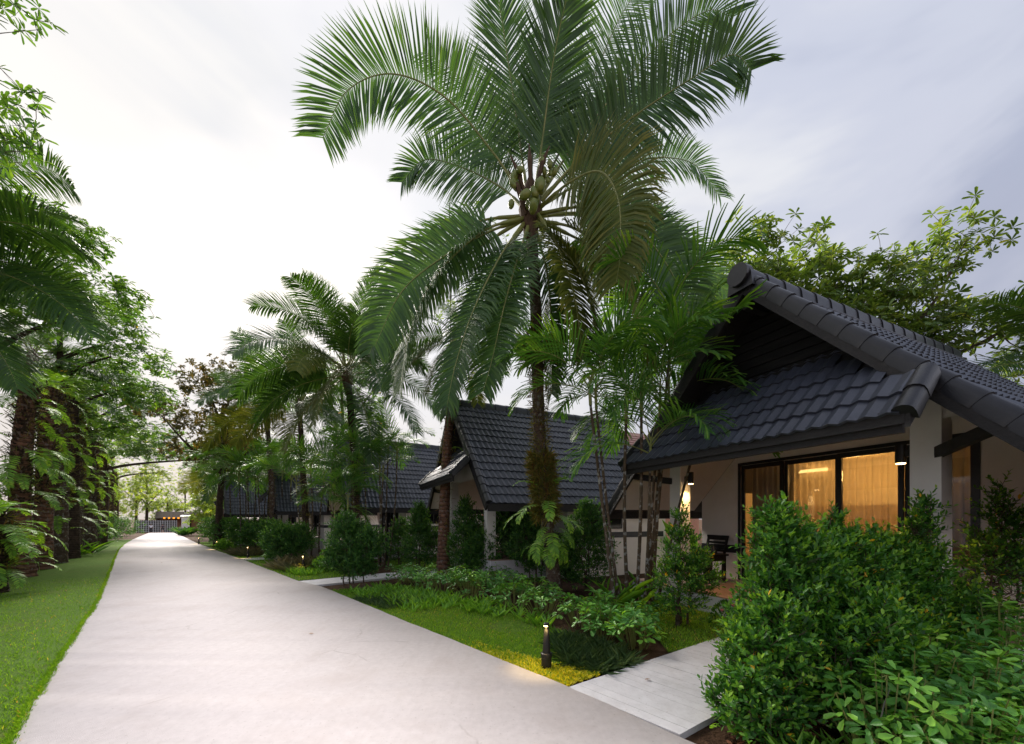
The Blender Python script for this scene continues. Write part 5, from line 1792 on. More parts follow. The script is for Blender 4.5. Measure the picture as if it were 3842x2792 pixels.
for (cx, cy, cz, n, s) in ((-.30, -.28, .28, 8, .85), (.12, -.38, .02, 9, 1.25), (.28, -.22, .66, 9, .72)):
    for i in range(n):
        p = gN.normal(0, .13, 3)
        if NUT is None:
            coconuts(MP, TOPP, 1, gN)
        link('coconut', NUT, MP, (TOPP[0] + cx + p[0], TOPP[1] + cy + p[1] * .6, TOPP[2] + cz - .1 + p[2]), (gN.normal(0, .4), gN.normal(0, .4), gN.uniform(0, 6)), s * .8 * float(gN.uniform(.85, 1.1)))
for a, z in ((150, .5), (40, .7), (95, .75), (200, .2)):
    c, s_ = math.cos(R(a)), math.sin(R(a))
    MB().tube([(TOPP[0] + .12 * c, TOPP[1] - .2, TOPP[2] + z - .5), (TOPP[0] + .3 * c, TOPP[1] - .3, TOPP[2] + z), (TOPP[0] + .5 * c, TOPP[1] - .3, TOPP[2] + z + .35)], [.03, .055, .01], 6).build('spathe', M['fibre'], MP)
# what grows on its trunk
link('moss_tangle', strands(1200, [(-.36, 0, 2.9), (-.34, 0, 3.6), (-.38, -.02, 4.6), (-.41, -.03, 5.3)], .14, .14, .012, M['leaf_moss'], 3), MP)
link('moss_tangle', strands(2600, [(-.20, 0, 1.7), (-.24, 0, 2.2), (-.29, 0, 2.7), (-.31, 0, 3.1)], .18, .20, .016, M['leaf_moss'], 4, .6), MP)
link('moss_tangle', strands(700, [(-.40, -.02, 5.2), (-.41, -.03, 5.45), (-.42, -.04, 5.6)], .22, .30, .012, M['leaf_moss'], 6, 1.0), MP)
for (x, y, z, az, el, s, v) in ((-.28, -.18, 1.95, 215, 0, 1.15, 2), (-.18, -.20, 2.05, 265, 5, 1.1, 2), (-.36, -.12, 1.75, 190, 10, 1.2, 1), (-.05, -.18, 1.75, 300, 5, .95, 2), (-.10, -.22, 1.45, 262, 15, .95, 3), (-.30, -.15, 1.3, 230, 20, .9, 3),
                             (-.02, -.12, 1.6, 330, 10, 1.0, 1), (-.33, -.10, 2.3, 200, 0, .9, 0), (-.12, -.1, 2.35, 320, 0, .9, 0), (-.15, -.2, 1.15, 250, 20, .8, 3), (.02, -.1, 1.25, 300, 25, .8, 3)):
    link('fern_frond', FR['fern', v], MP, (x, y, z), (0, R(el), R(az)), s * 1.05)
for k in range(9):
    a = 180 + k * 22
    link('fern_frond', FR['lace', k % 3], MP, (-.1 + .14 * math.cos(R(a)), .14 * math.sin(R(a)), 1.15 + .12 * (k % 4)), (0, R(30), R(a)), .75)

# ------------------------------------------------------------------ other palms
palm('slender_palm', 'slim red-brown palm trunk with a yellowing crown left of the tall coconut palm', (-2.22, 12.7), (-1.75, 12.6, 7.3), [('coco', 62, 100), ('coco', 45, 20), ('coco', 45, 170), ('coco', 28, 60), ('coco', 28, 140), ('coco', 8, 190), ('coco', 8, 340), ('coco', -18, 215), ('old', -42, 260), ('old', -42, 300), ('old', -42, 230), ('coco', -18, 320), ('old', -18, 280)], .19, .11, (-.12, 0), .66, 'redbark', seed=2, moss=300)
link('fern_frond', FR['fern', 1], bpy.data.objects['slender_palm'], (.25, -.15, 3.9), (0, 0, R(330)), .8)
PB = palm('coconut_palm', 'bright green coconut palm with upright fronds over the third bungalow', (-6.1, 15.2), (-6.45, 15.4, 7.2), [('coco', 78, 90), ('coco', 78, 200), ('coco', 78, 330), ('coco', 78, 150), ('coco', 78, 20), ('coco', 62, 190), ('coco', 62, 345), ('coco', 62, 150), ('coco', 62, 30), ('coco', 62, 260), ('coco', 45, 175), ('coco', 45, 300), ('coco', 45, 95), ('coco', 45, 20), ('coco', 28, 190), ('coco', 28, 235), ('coco', 28, 345), ('coco', 28, 130), ('coco', 8, 180), ('coco', 8, 215), ('old', 8, 260), ('coco', 8, 310), ('coco', 8, 10), ('coco', -18, 200), ('old', -18, 275), ('coco', -18, 340), ('old', -42, 240), ('coco', -42, 320)], .17, .12, (.15, 0), 1.0, 'darkbark', seed=3, moss=700)
palm('coconut_palm', 'palm whose low fronds hang over the hedge, left of the bright coconut palm', (-10.1, 19.4), (-10.6, 19.6, 7.2), crown(14, 5, lo=-18), .16, .11, (0, 0), .92, 'darkbark', seed=6, moss=500)
palm('coconut_palm', 'dark-stemmed palm in front of the fourth bungalow roof', (-13.4, 22.0), (-13.9, 22.2, 7.8), crown(14, 8, lo=-18), .15, .11, (.1, 0), .95, 'bark', seed=7, moss=400)
palm('coconut_palm', 'drooping palm over the far hedge where the path bends', (-22.6, 32.0), (-23.0, 32.4, 6.6), crown(16, 12, lo=-42, hi=62), .17, .12, (0, 0), 1.1, 'darkbark', seed=9, moss=400)
palm('coconut_palm', 'pale frond palm in the distance right of the path end', (-33, 45), (-33.4, 45.3, 7.6), crown(16, 15, lo=-42, hi=62), .18, .13, (0, 0), 1.2, 'darkbark', seed=10)
palm('tall_thin_palm', 'lone tall palm silhouetted in the gap at the end of the path', (-72, 92), (-72.6, 92, 15.2), crown(17, 17), .22, .14, (.4, 0), 1.15, 'bark', seed=11)
palm('coconut_palm', 'palm at the left edge whose long fronds sweep into the picture', (-13.9, 8.2), (-14.3, 9.0, 7.3), [('coco', 62, 20), ('coco', 45, 5), ('coco', 28, 350), ('coco', 28, 25), ('coco', 8, 10), ('coco', 8, 335), ('coco', -18, 0), ('coco', 62, 140), ('coco', 28, 200), ('coco', 45, 260)], .19, .13, (0, 0), 1.0, 'darkbark', seed=12)
palm('coconut_palm', 'high palm beyond the left edge, one frond tip showing against the sky', (-15.6, 10.6), (-15.5, 10.9, 10.9), [('coco', 28, 5), ('coco', 8, 335), ('coco', 62, 190), ('coco', 45, 240)], .19, .13, (0, 0), .95, 'darkbark', seed=13)
palm('coconut_palm', 'palm in the left row with grey hanging fronds above the trunks', (-22.6, 18.2), (-22.2, 18.2, 9.0), crown(12, 22, lo=-18, hi=62), .17, .12, (0, 0), 1.0, 'darkbark', seed=14)
palm('coconut_palm', 'palm further down the left row under the spreading trees', (-29.5, 24.2), (-28.6, 24.2, 9.0), crown(12, 26, lo=-18, hi=62), .17, .12, (0, 0), 1.0, 'darkbark', seed=15)
palm('coconut_palm', 'palm crown behind the bungalow roof at the right edge', (12.2, 8.6), (12.5, 8.6, 4.7), crown(12, 31, lo=28, hi=78), .14, .10, (0, 0), .62, 'bark', seed=16)

# cane palms
areca('cane_palm', 'clump of slim grey canes with feather fronds in front of the nearest bungalow', (2.1, 7.2), [
    (-.23, -.12, -.64, .1, 3.8, .034), (-.13, -.04, -.51, .2, 3.75, .031), (.045, .05, .02, .1, 3.45, .036), (.17, .0, .27, .0, 3.65, .036), (.28, -.12, .36, -.2, 2.6, .030), (.43, .1, .66, .15, 3.6, .032), (.56, .25, .88, .3, 3.75, .032), (.50, .3, .95, .3, 5.3, .032), (.62, .2, 1.45, .0, 3.7, .030)], seed=1, scale=1.02)
areca('cane_palm', 'cane palm cluster beside the dark jar in front of the third bungalow', (-5.0, 14.4), [
    (-.5, 0, -.9, .1, 3.1, .035), (-.4, .1, -.5, .2, 3.8, .035), (.1, 0, .15, 0, 3.4, .035), (.3, -.1, .3, -.1, 3.1, .036), (.45, 0, .75, .1, 3.9, .034), (.2, .4, .3, .5, 4.2, .034)], seed=2, scale=.92)
areca('cane_palm', 'young cane palm with bright fronds behind the rounded bush', (-5.9, 13.3), [(0, 0, -.1, 0, 1.6, .03), (.15, .1, .3, .1, 2.0, .03), (-.15, .1, -.35, .2, 2.2, .03)], seed=3, scale=.85)
areca('cane_palm', 'row of thin canes in front of the fourth bungalow roof', (-14.6, 22.9), [
    (-1.2, 0, -1.3, 0, 4.0, .04), (-.7, .1, -.8, 0, 4.3, .04), (-.1, 0, -.2, 0, 3.8, .04), (.4, .2, .4, .2, 4.4, .04), (1.0, 0, 1.2, 0, 4.1, .04), (1.6, .1, 1.7, 0, 3.7, .04)], seed=4, scale=1.35)
areca('cane_palm', 'farther thin canes in front of the last bungalow roof', (-18.8, 27.0), [
    (-1.2, 0, -1.3, 0, 4.2, .045), (-.4, 0, -.6, 0, 4.7, .045), (.4, .2, .4, .2, 4.5, .045), (1.0, 0, 1.2, 0, 4.3, .045), (1.7, 0, 1.9, 0, 4.0, .045)], seed=5, scale=1.5)
areca('cane_palm', 'cane palm half hidden under the palms beside the second hedge', (-8.6, 16.6), [(-.3, 0, -.5, 0, 2.9, .035), (.1, 0, .1, 0, 3.6, .035), (.4, .1, .6, .1, 3.2, .035), (.7, .3, 1.0, .3, 3.9, .035)], seed=6, scale=1.25)
areca('cane_palm', 'distant cane palm at the bend of the path', (-27.0, 37.5), [(-.8, 0, -1, 0, 3.5, .05), (0, 0, 0, 0, 4.4, .05), (.8, .1, 1.0, .1, 3.9, .05)], seed=7, scale=1.7)


# palm-row trunks on the left, dressed with ferns
def fern_trunk(label, x, y, h, r, mat, nf, seed, lean=(0, 0), crown_=True, r_top=None, bare=.22):
    g = np.random.default_rng(seed + 150)
    z0 = float(gz(x, y)) - .05
    root = thing('fern_palm', label, 'palm tree', (x, y, z0), 0, 'fern-covered palm trunks left of the path')
    pts = stem_pts((0, 0, 0), (lean[0], lean[1], h), (g.normal(0, .06), g.normal(0, .06)), 10)
    link('trunk', trunk_mesh('trunk', pts, r, r_top or r * .8, M[mat], 16, 1.12, .03, .035, seed, 6), root)
    # old leaf bases and roots on the upper stem
    n = 420
    P = catmull(pts, 60)
    i = g.integers(int(60 * .35), 60, n)
    a = g.uniform(0, 6.28, n)
    out = np.stack([np.cos(a), np.sin(a), np.zeros(n)], -1)
    V, q, t = leaf_geo(P[i] + out * (r * .85), unit(out * .7 + np.array([0, 0, .9]) + g.normal(0, .2, (n, 3))), out, g.uniform(.12, .30, n), .06, droop=-.2, shape='strip')
    tag(link('leaf_base', np_mesh('leaf_base', V, q, t, [M['darkbark']]), root), kind='stuff')
    link('moss_tangle', strands(500, pts[3:], r * 1.1, .2, .014, M['leaf_moss'], seed), root)
    for k in range(nf):
        f = bare + (1 - bare) * g.random()
        p = P[min(59, int(f * 59))]
        az = g.uniform(0, 360)
        s = g.uniform(.75, 1.45)
        fam = 'fern' if g.random() < .72 else 'lace'
        v = int(g.integers(0, 4 if fam == 'fern' else 3))
        link('fern_frond', FR[fam, v], root, (p[0] + r * .8 * math.cos(R(az)), p[1] + r * .8 * math.sin(R(az)), p[2]), (0, R(g.uniform(-10, 30)), R(az)), float(s))
    if crown_:
        for k in range(10):
            link('fern_frond', FR['fern', k % 2], root, (pts[-1][0], pts[-1][1], pts[-1][2] - .05), (0, R(-15), R(k * 36 + g.uniform(-10, 10))), float(g.uniform(1.0, 1.4)))
    return root


fern_trunk('leftmost leaning red-barked trunk with a fern rosette on top', -14.18, 11.42, 5.5, .235, 'redbark', 34, 1, (.15, 0), bare=.42)
fern_trunk('second red-brown trunk in the left row, right of the leaning one', -15.87, 13.3, 6.2, .235, 'redbark', 36, 2, (.1, .1), bare=.40)
fern_trunk('third trunk in the left row, grey and ringed at the foot', -17.7, 15.3, 7.0, .25, 'bark', 36, 3, bare=.18)
fern_trunk('fourth trunk in the left row, wrapped in ferns almost to the grass', -19.5, 17.4, 7.0, .25, 'darkbark', 36, 4, bare=.14)
fern_trunk('fifth trunk in the left row, slim between two thicker ones', -21.2, 19.2, 7.2, .22, 'bark', 30, 5, bare=.14)
fern_trunk('sixth trunk in the left row, thick and pale at the foot', -22.6, 21.0, 7.5, .30, 'bark', 32, 6, bare=.16)
fern_trunk('seventh trunk in the left row, in the deep shade', -26.9, 25.3, 7.5, .27, 'darkbark', 30, 7, bare=.1)
fern_trunk('eighth trunk in the left row, where the lawn narrows', -31.5, 30.2, 7.5, .27, 'darkbark', 28, 8, bare=.1)
fern_trunk('ninth trunk in the left row, beside the low far shrubs', -37.0, 35.6, 8, .28, 'darkbark', 26, 9, bare=.1)
fern_trunk('tenth trunk in the left row, small with distance', -43.5, 42.6, 8, .3, 'darkbark', 24, 10, bare=.1)
fern_trunk('last trunk of the left row before the path end', -49.0, 48.4, 8, .3, 'darkbark', 22, 11, bare=.1)
fern_trunk('fern-hung stump at the left edge of the picture', -11.75, 8.87, 1.75, .24, 'darkbark', 34, 12, bare=.12)

# ------------------------------------------------------------------ trees
tree('whorled_tree', 'pale green tree with whorled leaves rising behind the nearest bungalow roof', (8.6, 12.0), [
    [(0, 0, 0), (.1, 0, 2), (0, .1, 4), (.1, 0, 5.5)], [(.05, 0, 4.2), (-1.2, -.3, 6), (-1.9, -.5, 7.8), (-1.7, -.6, 9.2)], [(.1, 0, 5), (.4, .2, 7), (.2, .2, 8.6), (.5, 0, 9.5)], [(.1, 0, 4.6), (1.8, -.4, 6.2), (3.2, -.8, 7.6), (3.9, -1, 9.0)], [(.1, 0, 4.2), (2.2, -.6, 5.6), (4.4, -1.2, 6.6), (5.2, -1.6, 7.4)], [(0, 0, 4), (-1.4, -.6, 5.2), (-2.0, -.8, 6.2)]],
    [(-1.8, -.6, 8.65, 1.2, 1.2, 1.3), (-1.9, -.6, 7.05, 1.3, 1.3, 1.0), (.2, 0, 9.05, 1.5, 1.4, 1.1), (.4, -.2, 7.45, 1.7, 1.4, 1.2), (2.6, -.7, 7.65, 1.4, 1.2, .9), (3.7, -1, 9.35, .9, .8, 1.0), (4.8, -1.5, 7.35, 1.3, 1.0, .6), (2.3, -.6, 6.25, 1.6, 1.2, .8), (5.8, -1.6, 6.05, 1.3, 1.0, .6), (-.6, -.5, 6.05, 1.8, 1.2, .8), (1.9, -.4, 8.65, 1.1, 1.0, .8), (1.5, -.5, 7.05, 1.4, 1.1, .9), (3.4, -.8, 6.65, 1.4, 1.0, .7)],
    560, 'leaf_tree', .23, .075, 9, .16, seed=1, full=True, extra=3, step=.55, up=.8)
# spreading almonds on the left
tree('almond_tree', 'spreading tree with flat leafy tiers over the left palm row', (-16.9, 12.6), [
    [(0, 0, 0), (.1, 0, 3), (0, .1, 6), (.1, 0, 9.5)], [(0, 0, 7), (1.4, .3, 8), (2.8, .6, 8.4)], [(0, 0, 8.4), (1.2, -.4, 9.2), (2.3, -.6, 9.6)], [(0, 0, 7.4), (-1.5, .2, 8.2), (-3, .3, 8.6)], [(0, 0, 9), (.4, 1.2, 9.8), (.6, 2.4, 10.2)], [(0, 0, 6), (1.0, -.8, 6.7), (2.0, -1.5, 7.0)]],
    [(3.0, .5, 9.3, 1.5, 1.6, .5), (1.8, -.3, 10.6, 1.9, 1.6, .5), (-2.2, .2, 10.2, 2, 1.8, .6), (1.0, .6, 11.5, 1.6, 1.6, .5), (2.2, -1.2, 7.8, 1.5, 1.4, .45), (.6, 0, 9.2, 2.4, 2, .6)],
    560, 'leaf_almond', .20, .08, 8, .17, seed=2, bark='darkbark', extra=2, step=.45, up=1.3, flat=.2)
tree('almond_tree', 'second spreading tree of the left row, reaching furthest towards the sky', (-22.2, 19.2), [
    [(0, 0, 0), (.1, 0, 3), (0, .1, 6), (.1, 0, 11)], [(0, 0, 6.8), (2, -.3, 7.6), (4.2, -.6, 8)], [(0, 0, 8.4), (1.8, -.6, 9.0), (3.6, -1.0, 9.3)], [(0, 0, 7.4), (-1.5, .2, 8.2), (-3, .3, 8.6)], [(0, 0, 9.6), (1.2, .4, 10.3), (2.2, .4, 10.6)], [(0, 0, 5.4), (1.8, -.2, 6.0), (3.6, -.5, 6.2)]],
    [(4.0, -.5, 9.4, 1.9, 1.7, .5), (3.2, -.8, 10.8, 1.9, 1.6, .5), (1.6, .3, 12.2, 1.7, 1.5, .5), (-2, .2, 10, 2, 1.8, .6), (4.2, -.4, 7.8, 1.9, 1.5, .55), (0, 0, 8.6, 2.6, 2, .6), (3.0, -.4, 6.2, 1.9, 1.5, .55)],
    560, 'leaf_almond', .22, .088, 8, .2, seed=3, bark='darkbark', extra=2, step=.5, up=1.3, flat=.2)
tree('almond_tree', 'third spreading tree of the left row with branches over the path', (-32.5, 30.5), [
    [(0, 0, 0), (.1, 0, 3), (0, .1, 6), (.1, 0, 11.5)], [(0, 0, 5.6), (3, -.3, 6.1), (6, -.2, 6.4), (9, 0, 6.6)], [(0, 0, 8), (2.6, -.6, 8.6), (5, -1.0, 9.0)], [(0, 0, 7.4), (-1.5, .2, 8.2), (-3, .3, 8.6)], [(0, 0, 9.6), (1.2, .4, 10.6), (2.6, .4, 11.2)]],
    [(4.2, -.6, 10.4, 2.4, 2, .7), (5.5, -.2, 7.2, 3.2, 2, .6), (1.8, .2, 12.6, 2.4, 2, .8), (4.6, -.4, 8.7, 2.4, 2, .6), (-2, .2, 9, 2.6, 2.2, .8), (1, 0, 7.6, 3, 2.4, .7), (8.6, 0, 7.2, 1.8, 1.4, .6)],
    560, 'leaf_almond', .27, .11, 8, .24, seed=4, bark='darkbark', extra=2, step=.6, up=1.3, flat=.2)
tree('almond_tree', 'farther spreading tree closing the left row', (-46, 44), [
    [(0, 0, 0), (.1, 0, 3), (0, .1, 6), (.1, 0, 12)], [(0, 0, 6), (3, -.3, 7), (7, -.2, 7.4)], [(0, 0, 8), (2.6, -.6, 9.5), (5, -1.0, 10)], [(0, 0, 7.4), (-2.5, .2, 8.2), (-4, .3, 9)]],
    [(5, -.6, 10, 3, 2.4, 1), (5.5, -.2, 7.6, 3.4, 2.4, .8), (1, .2, 12, 3, 2.4, 1), (-2, .2, 9, 3.2, 2.6, 1), (3, 0, 5.2, 3.2, 2.2, .8)],
    300, 'leaf_far', .28, .12, 7, .28, seed=5, bark='darkbark', extra=2, step=.8, up=1.2, flat=.25)
tree('leafy_tree', 'bare-branched tree end with leaf whorls at the top left corner', (-10.35, 7.4), [
    [(0, 0, 0), (-.4, 0, 4), (-.6, 0, 8), (-.4, .1, 10)], [(-.6, 0, 6), (.1, -.2, 7.4), (.5, -.3, 8.3)], [(-.5, 0, 8.5), (.1, 0, 9.6), (.4, 0, 10.6)]],
    [(.95, -.2, 9.2, .55, .6, .75), (.75, -.2, 8.4, .5, .5, .4), (.75, 0, 11.1, .6, .6, .35), (-1.2, 0, 9.6, 1, 1, 1.4)],
    110, 'leaf_almond', .19, .058, 8, .14, seed=6, bark='branch', extra=2, step=.38, full=True)
tree('dark_tree', 'dark brown-leaved tree standing above the palms right of the path', (-19.6, 26.2), [
    [(0, 0, 0), (.1, 0, 3), (.3, .1, 6), (.3, 0, 9)], [(0, 0, 5), (-2, -.3, 7), (-3.2, -.6, 8.6)], [(.3, 0, 7), (1.8, -.6, 9.0), (2.8, -1.0, 10)], [(.3, 0, 8), (-.6, .2, 10), (-1, .3, 11.6)], [(0, 0, 5), (1.5, 0, 6), (3, 0, 7)]],
    [(-3, -.6, 9.0, 1.6, 1.4, 1.1), (-1.0, .2, 11.2, 1.8, 1.6, 1.3), (1.2, -.4, 10.6, 2.2, 1.8, 1.6), (3.0, -.8, 9.2, 1.8, 1.6, 1.5), (.4, 0, 8.2, 2.6, 2, 1.5), (2.0, 0, 6.4, 2.4, 1.8, 1.3), (-1.6, 0, 6.6, 1.9, 1.6, 1.1)],
    420, 'leaf_brown', .24, .11, 8, .22, seed=7, bark='darkbark', extra=2, step=.6, up=.3)
tree('leafy_tree', 'thin-leaved tree behind the bright coconut palm', (-10.6, 24.0), [
    [(0, 0, 0), (.1, 0, 4), (.2, .1, 8), (.1, 0, 11)], [(.1, 0, 8), (-1.2, 0, 10), (-1.8, 0, 11.4)], [(.1, 0, 7), (1.6, 0, 9), (2.4, 0, 10)]],
    [(-1.6, 0, 11.2, 1.4, 1.2, 1.1), (.3, 0, 11.8, 1.4, 1.2, 1), (1.6, 0, 10, 1.8, 1.4, 1.4), (-.6, 0, 9.2, 1.8, 1.4, 1.2), (1.2, 0, 7.6, 2, 1.5, 1.2)],
    210, 'leaf_almond', .24, .07, 8, .15, seed=8, extra=2, step=.5)
tree('sapling', 'thin bare-stemmed sapling with sparse leaves behind the tall palm crown', (-2.6, 16.0), [
    [(0, 0, 0), (.05, 0, 5), (.1, 0, 9), (.05, 0, 14.6)], [(.1, 0, 12.2), (.5, 0, 13), (.7, 0, 14)], [(.1, 0, 11.5), (-.5, 0, 12.2), (-1.0, 0, 12.6)]],
    [(1.5, 0, 13.4, 1.3, .6, .9), (-1.1, 0, 12.6, .5, .4, .5), (.6, 0, 10, 1.3, .8, 1.4), (1.8, 0, 8.2, 1.2, .8, 1.1)],
    46, 'leaf_tree', .2, .06, 7, .04, seed=9, extra=1, step=.4, full=True)
for i, (x, y, hh, r, lab) in enumerate(((-54, 74, 13, 4.2, 'far golden-green tree right of the path end'), (-82, 88, 14, 5, 'far tree rising behind the pavilion'), (-66, 104, 15, 6, 'far hazy tree in the middle of the gap'), (-92, 96, 16, 6, 'far tree at the left of the path end'), (-40, 56, 10, 3.2, 'mid-distance tree over the white shed'), (-100, 120, 17, 7, 'most distant tree behind the left row'), (-58, 52, 11, 4, 'tree closing the left row above the lawn end'), (-48, 96, 14, 6, 'far tree behind the white shed'), (-61, 82, 8, 4.0, 'low spreading far tree above the big-leaved plants'), (-86, 98, 8.5, 4.6, 'low far tree left of the pavilion'), (-75, 101, 9, 4.6, 'low far tree right behind the pavilion roof'), (-46, 60, 7.5, 3.2, 'low tree at the bend right of the path'))):
    tree('distant_tree', lab, (x, y), [[(0, 0, 0), (.2, 0, hh * .3), (0, .2, hh * .6), (.1, 0, hh * .85)], [(.1, 0, hh * .4), (r * .5, 0, hh * .6), (r * .8, 0, hh * .7)], [(.1, 0, hh * .45), (-r * .5, .3, hh * .62), (-r * .8, .3, hh * .68)]],
         [(0, 0, hh * .82, r * .8, r * .7, hh * .16), (r * .55, 0, hh * .66, r * .6, r * .5, hh * .12), (-r * .55, 0, hh * .66, r * .6, r * .5, hh * .12), (r * .2, -r * .3, hh * .45, r * .8, r * .5, hh * .12), (-r * .3, -r * .2, hh * .36, r * .6, r * .5, hh * .1)],
         150, 'leaf_far', .42, .2, 7, .3, group='distant trees at the path end', seed=30 + i, bark='darkbark', extra=2, step=r * .25, up=1.0)

# ------------------------------------------------------------------ hedges and shrubs
HEDGE = 'clipped leafy shrubs of the near hedge'
shrub('hedge_shrub', 'tallest pointed shrub of the near hedge, beside the side path', (2.36, 3.42), [(0, 0, .75, .42, .40, .55), (-.02, .02, 1.35, .26, .24, .42), (-.05, .0, 1.66, .11, .11, .2), (-.22, -.12, .50, .35, .32, .42), (.25, .1, 1.2, .28, .25, .36)], 1150, M['leaf_hedge'], .060, .027, 10, .2, HEDGE, 6, seed=1)
shrub('hedge_shrub', 'low front shrub of the near hedge, spilling towards the soil corner', (1.98, 3.06), [(0, 0, .42, .30, .28, .42), (-.08, -.02, .22, .34, .28, .24), (.12, .05, .75, .24, .24, .30)], 640, M['leaf_hedge'], .060, .027, 10, .19, HEDGE, 5, seed=2)
shrub('hedge_shrub', 'broad middle shrub of the near hedge in front of the lit doors', (3.05, 3.82), [(0, 0, .72, .52, .45, .60), (.02, .05, 1.22, .40, .34, .36), (.18, .1, 1.55, .11, .11, .20), (-.25, -.1, 1.1, .32, .3, .36), (.3, .0, 1.15, .3, .3, .38)], 1250, M['leaf_hedge'], .058, .026, 10, .2, HEDGE, 6, seed=3)
shrub('hedge_shrub', 'far end shrub of the near hedge, below the white column', (3.85, 4.12), [(0, 0, .72, .50, .45, .60), (-.05, .05, 1.2, .38, .34, .34), (.25, .0, 1.05, .34, .3, .4)], 1000, M['leaf_hedge'], .058, .026, 10, .2, HEDGE, 6, seed=4)
shrub('hedge_shrub', 'shrub in front of the near hedge, shaded between hedge and umbrella plants', (2.72, 3.22), [(0, 0, .50, .46, .38, .50), (.2, .05, .75, .34, .3, .36), (-.2, -.05, .3, .34, .3, .3)], 800, M['leaf_hedge'], .060, .027, 10, .2, HEDGE, 5, seed=5)
shrub('hedge_shrub', 'lower right shoulder of the near hedge above the umbrella plants', (3.5, 3.66), [(0, 0, .42, .46, .38, .42), (.3, .05, .55, .32, .28, .30), (-.3, 0, .6, .32, .28, .32)], 620, M['leaf_hedge'], .058, .026, 10, .2, HEDGE, 5, seed=55)
shrub('hedge_shrub', 'loose low shrub closing the near hedge towards the cream wall', (4.55, 4.1), [(0, 0, .42, .42, .36, .42), (.3, .1, .62, .3, .28, .34)], 480, M['leaf_hedge'], .058, .026, 10, .2, HEDGE, 5, seed=56)
shrub('young_tree_shrub', 'slender shrub with lamp-lit leaves in front of the white column', (4.36, 4.18), [(0, 0, .9, .26, .24, .55), (-.02, 0, 1.45, .20, .18, .32), (.02, 0, 1.78, .10, .10, .16)], 330, M['leaf_hedge'], .058, .026, 9, .2, None, 4, seed=6)
shrub('young_tree_shrub', 'thin dark-stemmed shrub against the cream wall at the right edge', (5.62, 4.55), [(0, 0, .9, .36, .36, .6), (.05, 0, 1.45, .30, .28, .4), (.05, 0, 1.85, .16, .16, .26), (.35, 0, 1.3, .3, .3, .5)], 420, M['leaf_hedge'], .060, .027, 9, .22, None, 4, seed=7)
shrub('shrub', 'airy upright shrub left of the porch step', (2.62, 6.15), [(0, 0, .55, .42, .38, .5), (.05, 0, 1.1, .30, .28, .42), (0, 0, 1.6, .16, .16, .26), (.25, -.1, .8, .3, .28, .4)], 620, M['leaf_hedge'], .058, .027, 9, .2, None, 5, seed=8)
shrub('shrub', 'dark conical shrub behind the tall palm trunk', (1.72, 9.1), [(0, 0, .75, .62, .55, .75), (0, 0, 1.4, .46, .42, .5), (.05, 0, 1.85, .25, .25, .25), (-.45, .1, .6, .4, .4, .6)], 1250, M['leaf_dark'], .075, .034, 9, .22, None, 4, False, seed=9)
shrub('shrub', 'wide dark shrub between the slim trunk and the tall palm trunk', (-.35, 11.6), [(0, 0, .8, .8, .6, .8), (-.5, .1, 1.2, .5, .45, .65), (.5, .1, 1.2, .45, .4, .6), (.1, 0, 1.75, .4, .35, .4), (-.7, 0, .6, .5, .45, .6)], 1400, M['leaf_dark'], .09, .038, 9, .25, None, 4, False, seed=10)
shrub('shrub', 'pointed shrub just right of the slim red-brown trunk', (-1.42, 11.9), [(0, 0, .8, .5, .45, .8), (0, 0, 1.6, .34, .32, .45), (.02, 0, 2.05, .2, .2, .28), (.4, 0, .7, .4, .4, .7)], 980, M['leaf_dark'], .09, .038, 9, .25, None, 4, False, seed=11)
shrub('shrub', 'pointed shrub just left of the slim red-brown trunk', (-3.2, 13.4), [(0, 0, .8, .55, .5, .8), (.05, 0, 1.5, .40, .36, .5), (.05, 0, 1.95, .24, .22, .28), (.5, 0, .7, .4, .4, .65)], 980, M['leaf_dark'], .09, .038, 9, .25, None, 4, False, seed=12)
shrub('shrub', 'tall shrub against the white wall of the second bungalow, behind the tall palm', (.75, 10.7), [(0, 0, .8, .5, .45, .8), (0, 0, 1.5, .38, .34, .5), (-.1, 0, 1.9, .25, .25, .3), (-.45, 0, 1.0, .4, .4, .7)], 1000, M['leaf_dark'], .085, .036, 9, .24, None, 4, False, seed=13)
shrub('shrub', 'small shrub at the left end of the dark hedge, before the jar', (-4.15, 14.6), [(0, 0, .7, .5, .45, .7), (0, 0, 1.3, .34, .3, .45)], 380, M['leaf_dark'], .095, .04, 9, .25, None, 4, False, seed=14)
shrub('bush', 'rounded bush on short stems at the corner of the second side path', (-3.95, 9.75), [(0, 0, .95, .62, .55, .60), (-.15, 0, 1.45, .36, .34, .36), (.40, 0, 1.05, .40, .36, .42), (-.4, 0, .7, .36, .34, .34), (.1, 0, .45, .45, .4, .25)], 1700, M['leaf_dark'], .072, .032, 9, .2, None, 4, False, seed=15, bare=.22)
shrub('bush', 'clipped bush behind the silvery grass on the far side of the second side path', (-8.6, 15.0), [(0, 0, .7, .75, .65, .7), (-.5, .1, .95, .5, .45, .55), (.5, .1, .95, .5, .45, .55)], 1000, M['leaf_dark'], .10, .045, 9, .24, None, 4, False, seed=16)
shrub('bush', 'second clipped bush along the path, taller at its left end', (-10.4, 17.6), [(0, 0, .8, .8, .65, .8), (-.5, .1, 1.1, .5, .45, .6)], 560, M['leaf_dark'], .12, .05, 8, .26, None, 4, False, seed=17)
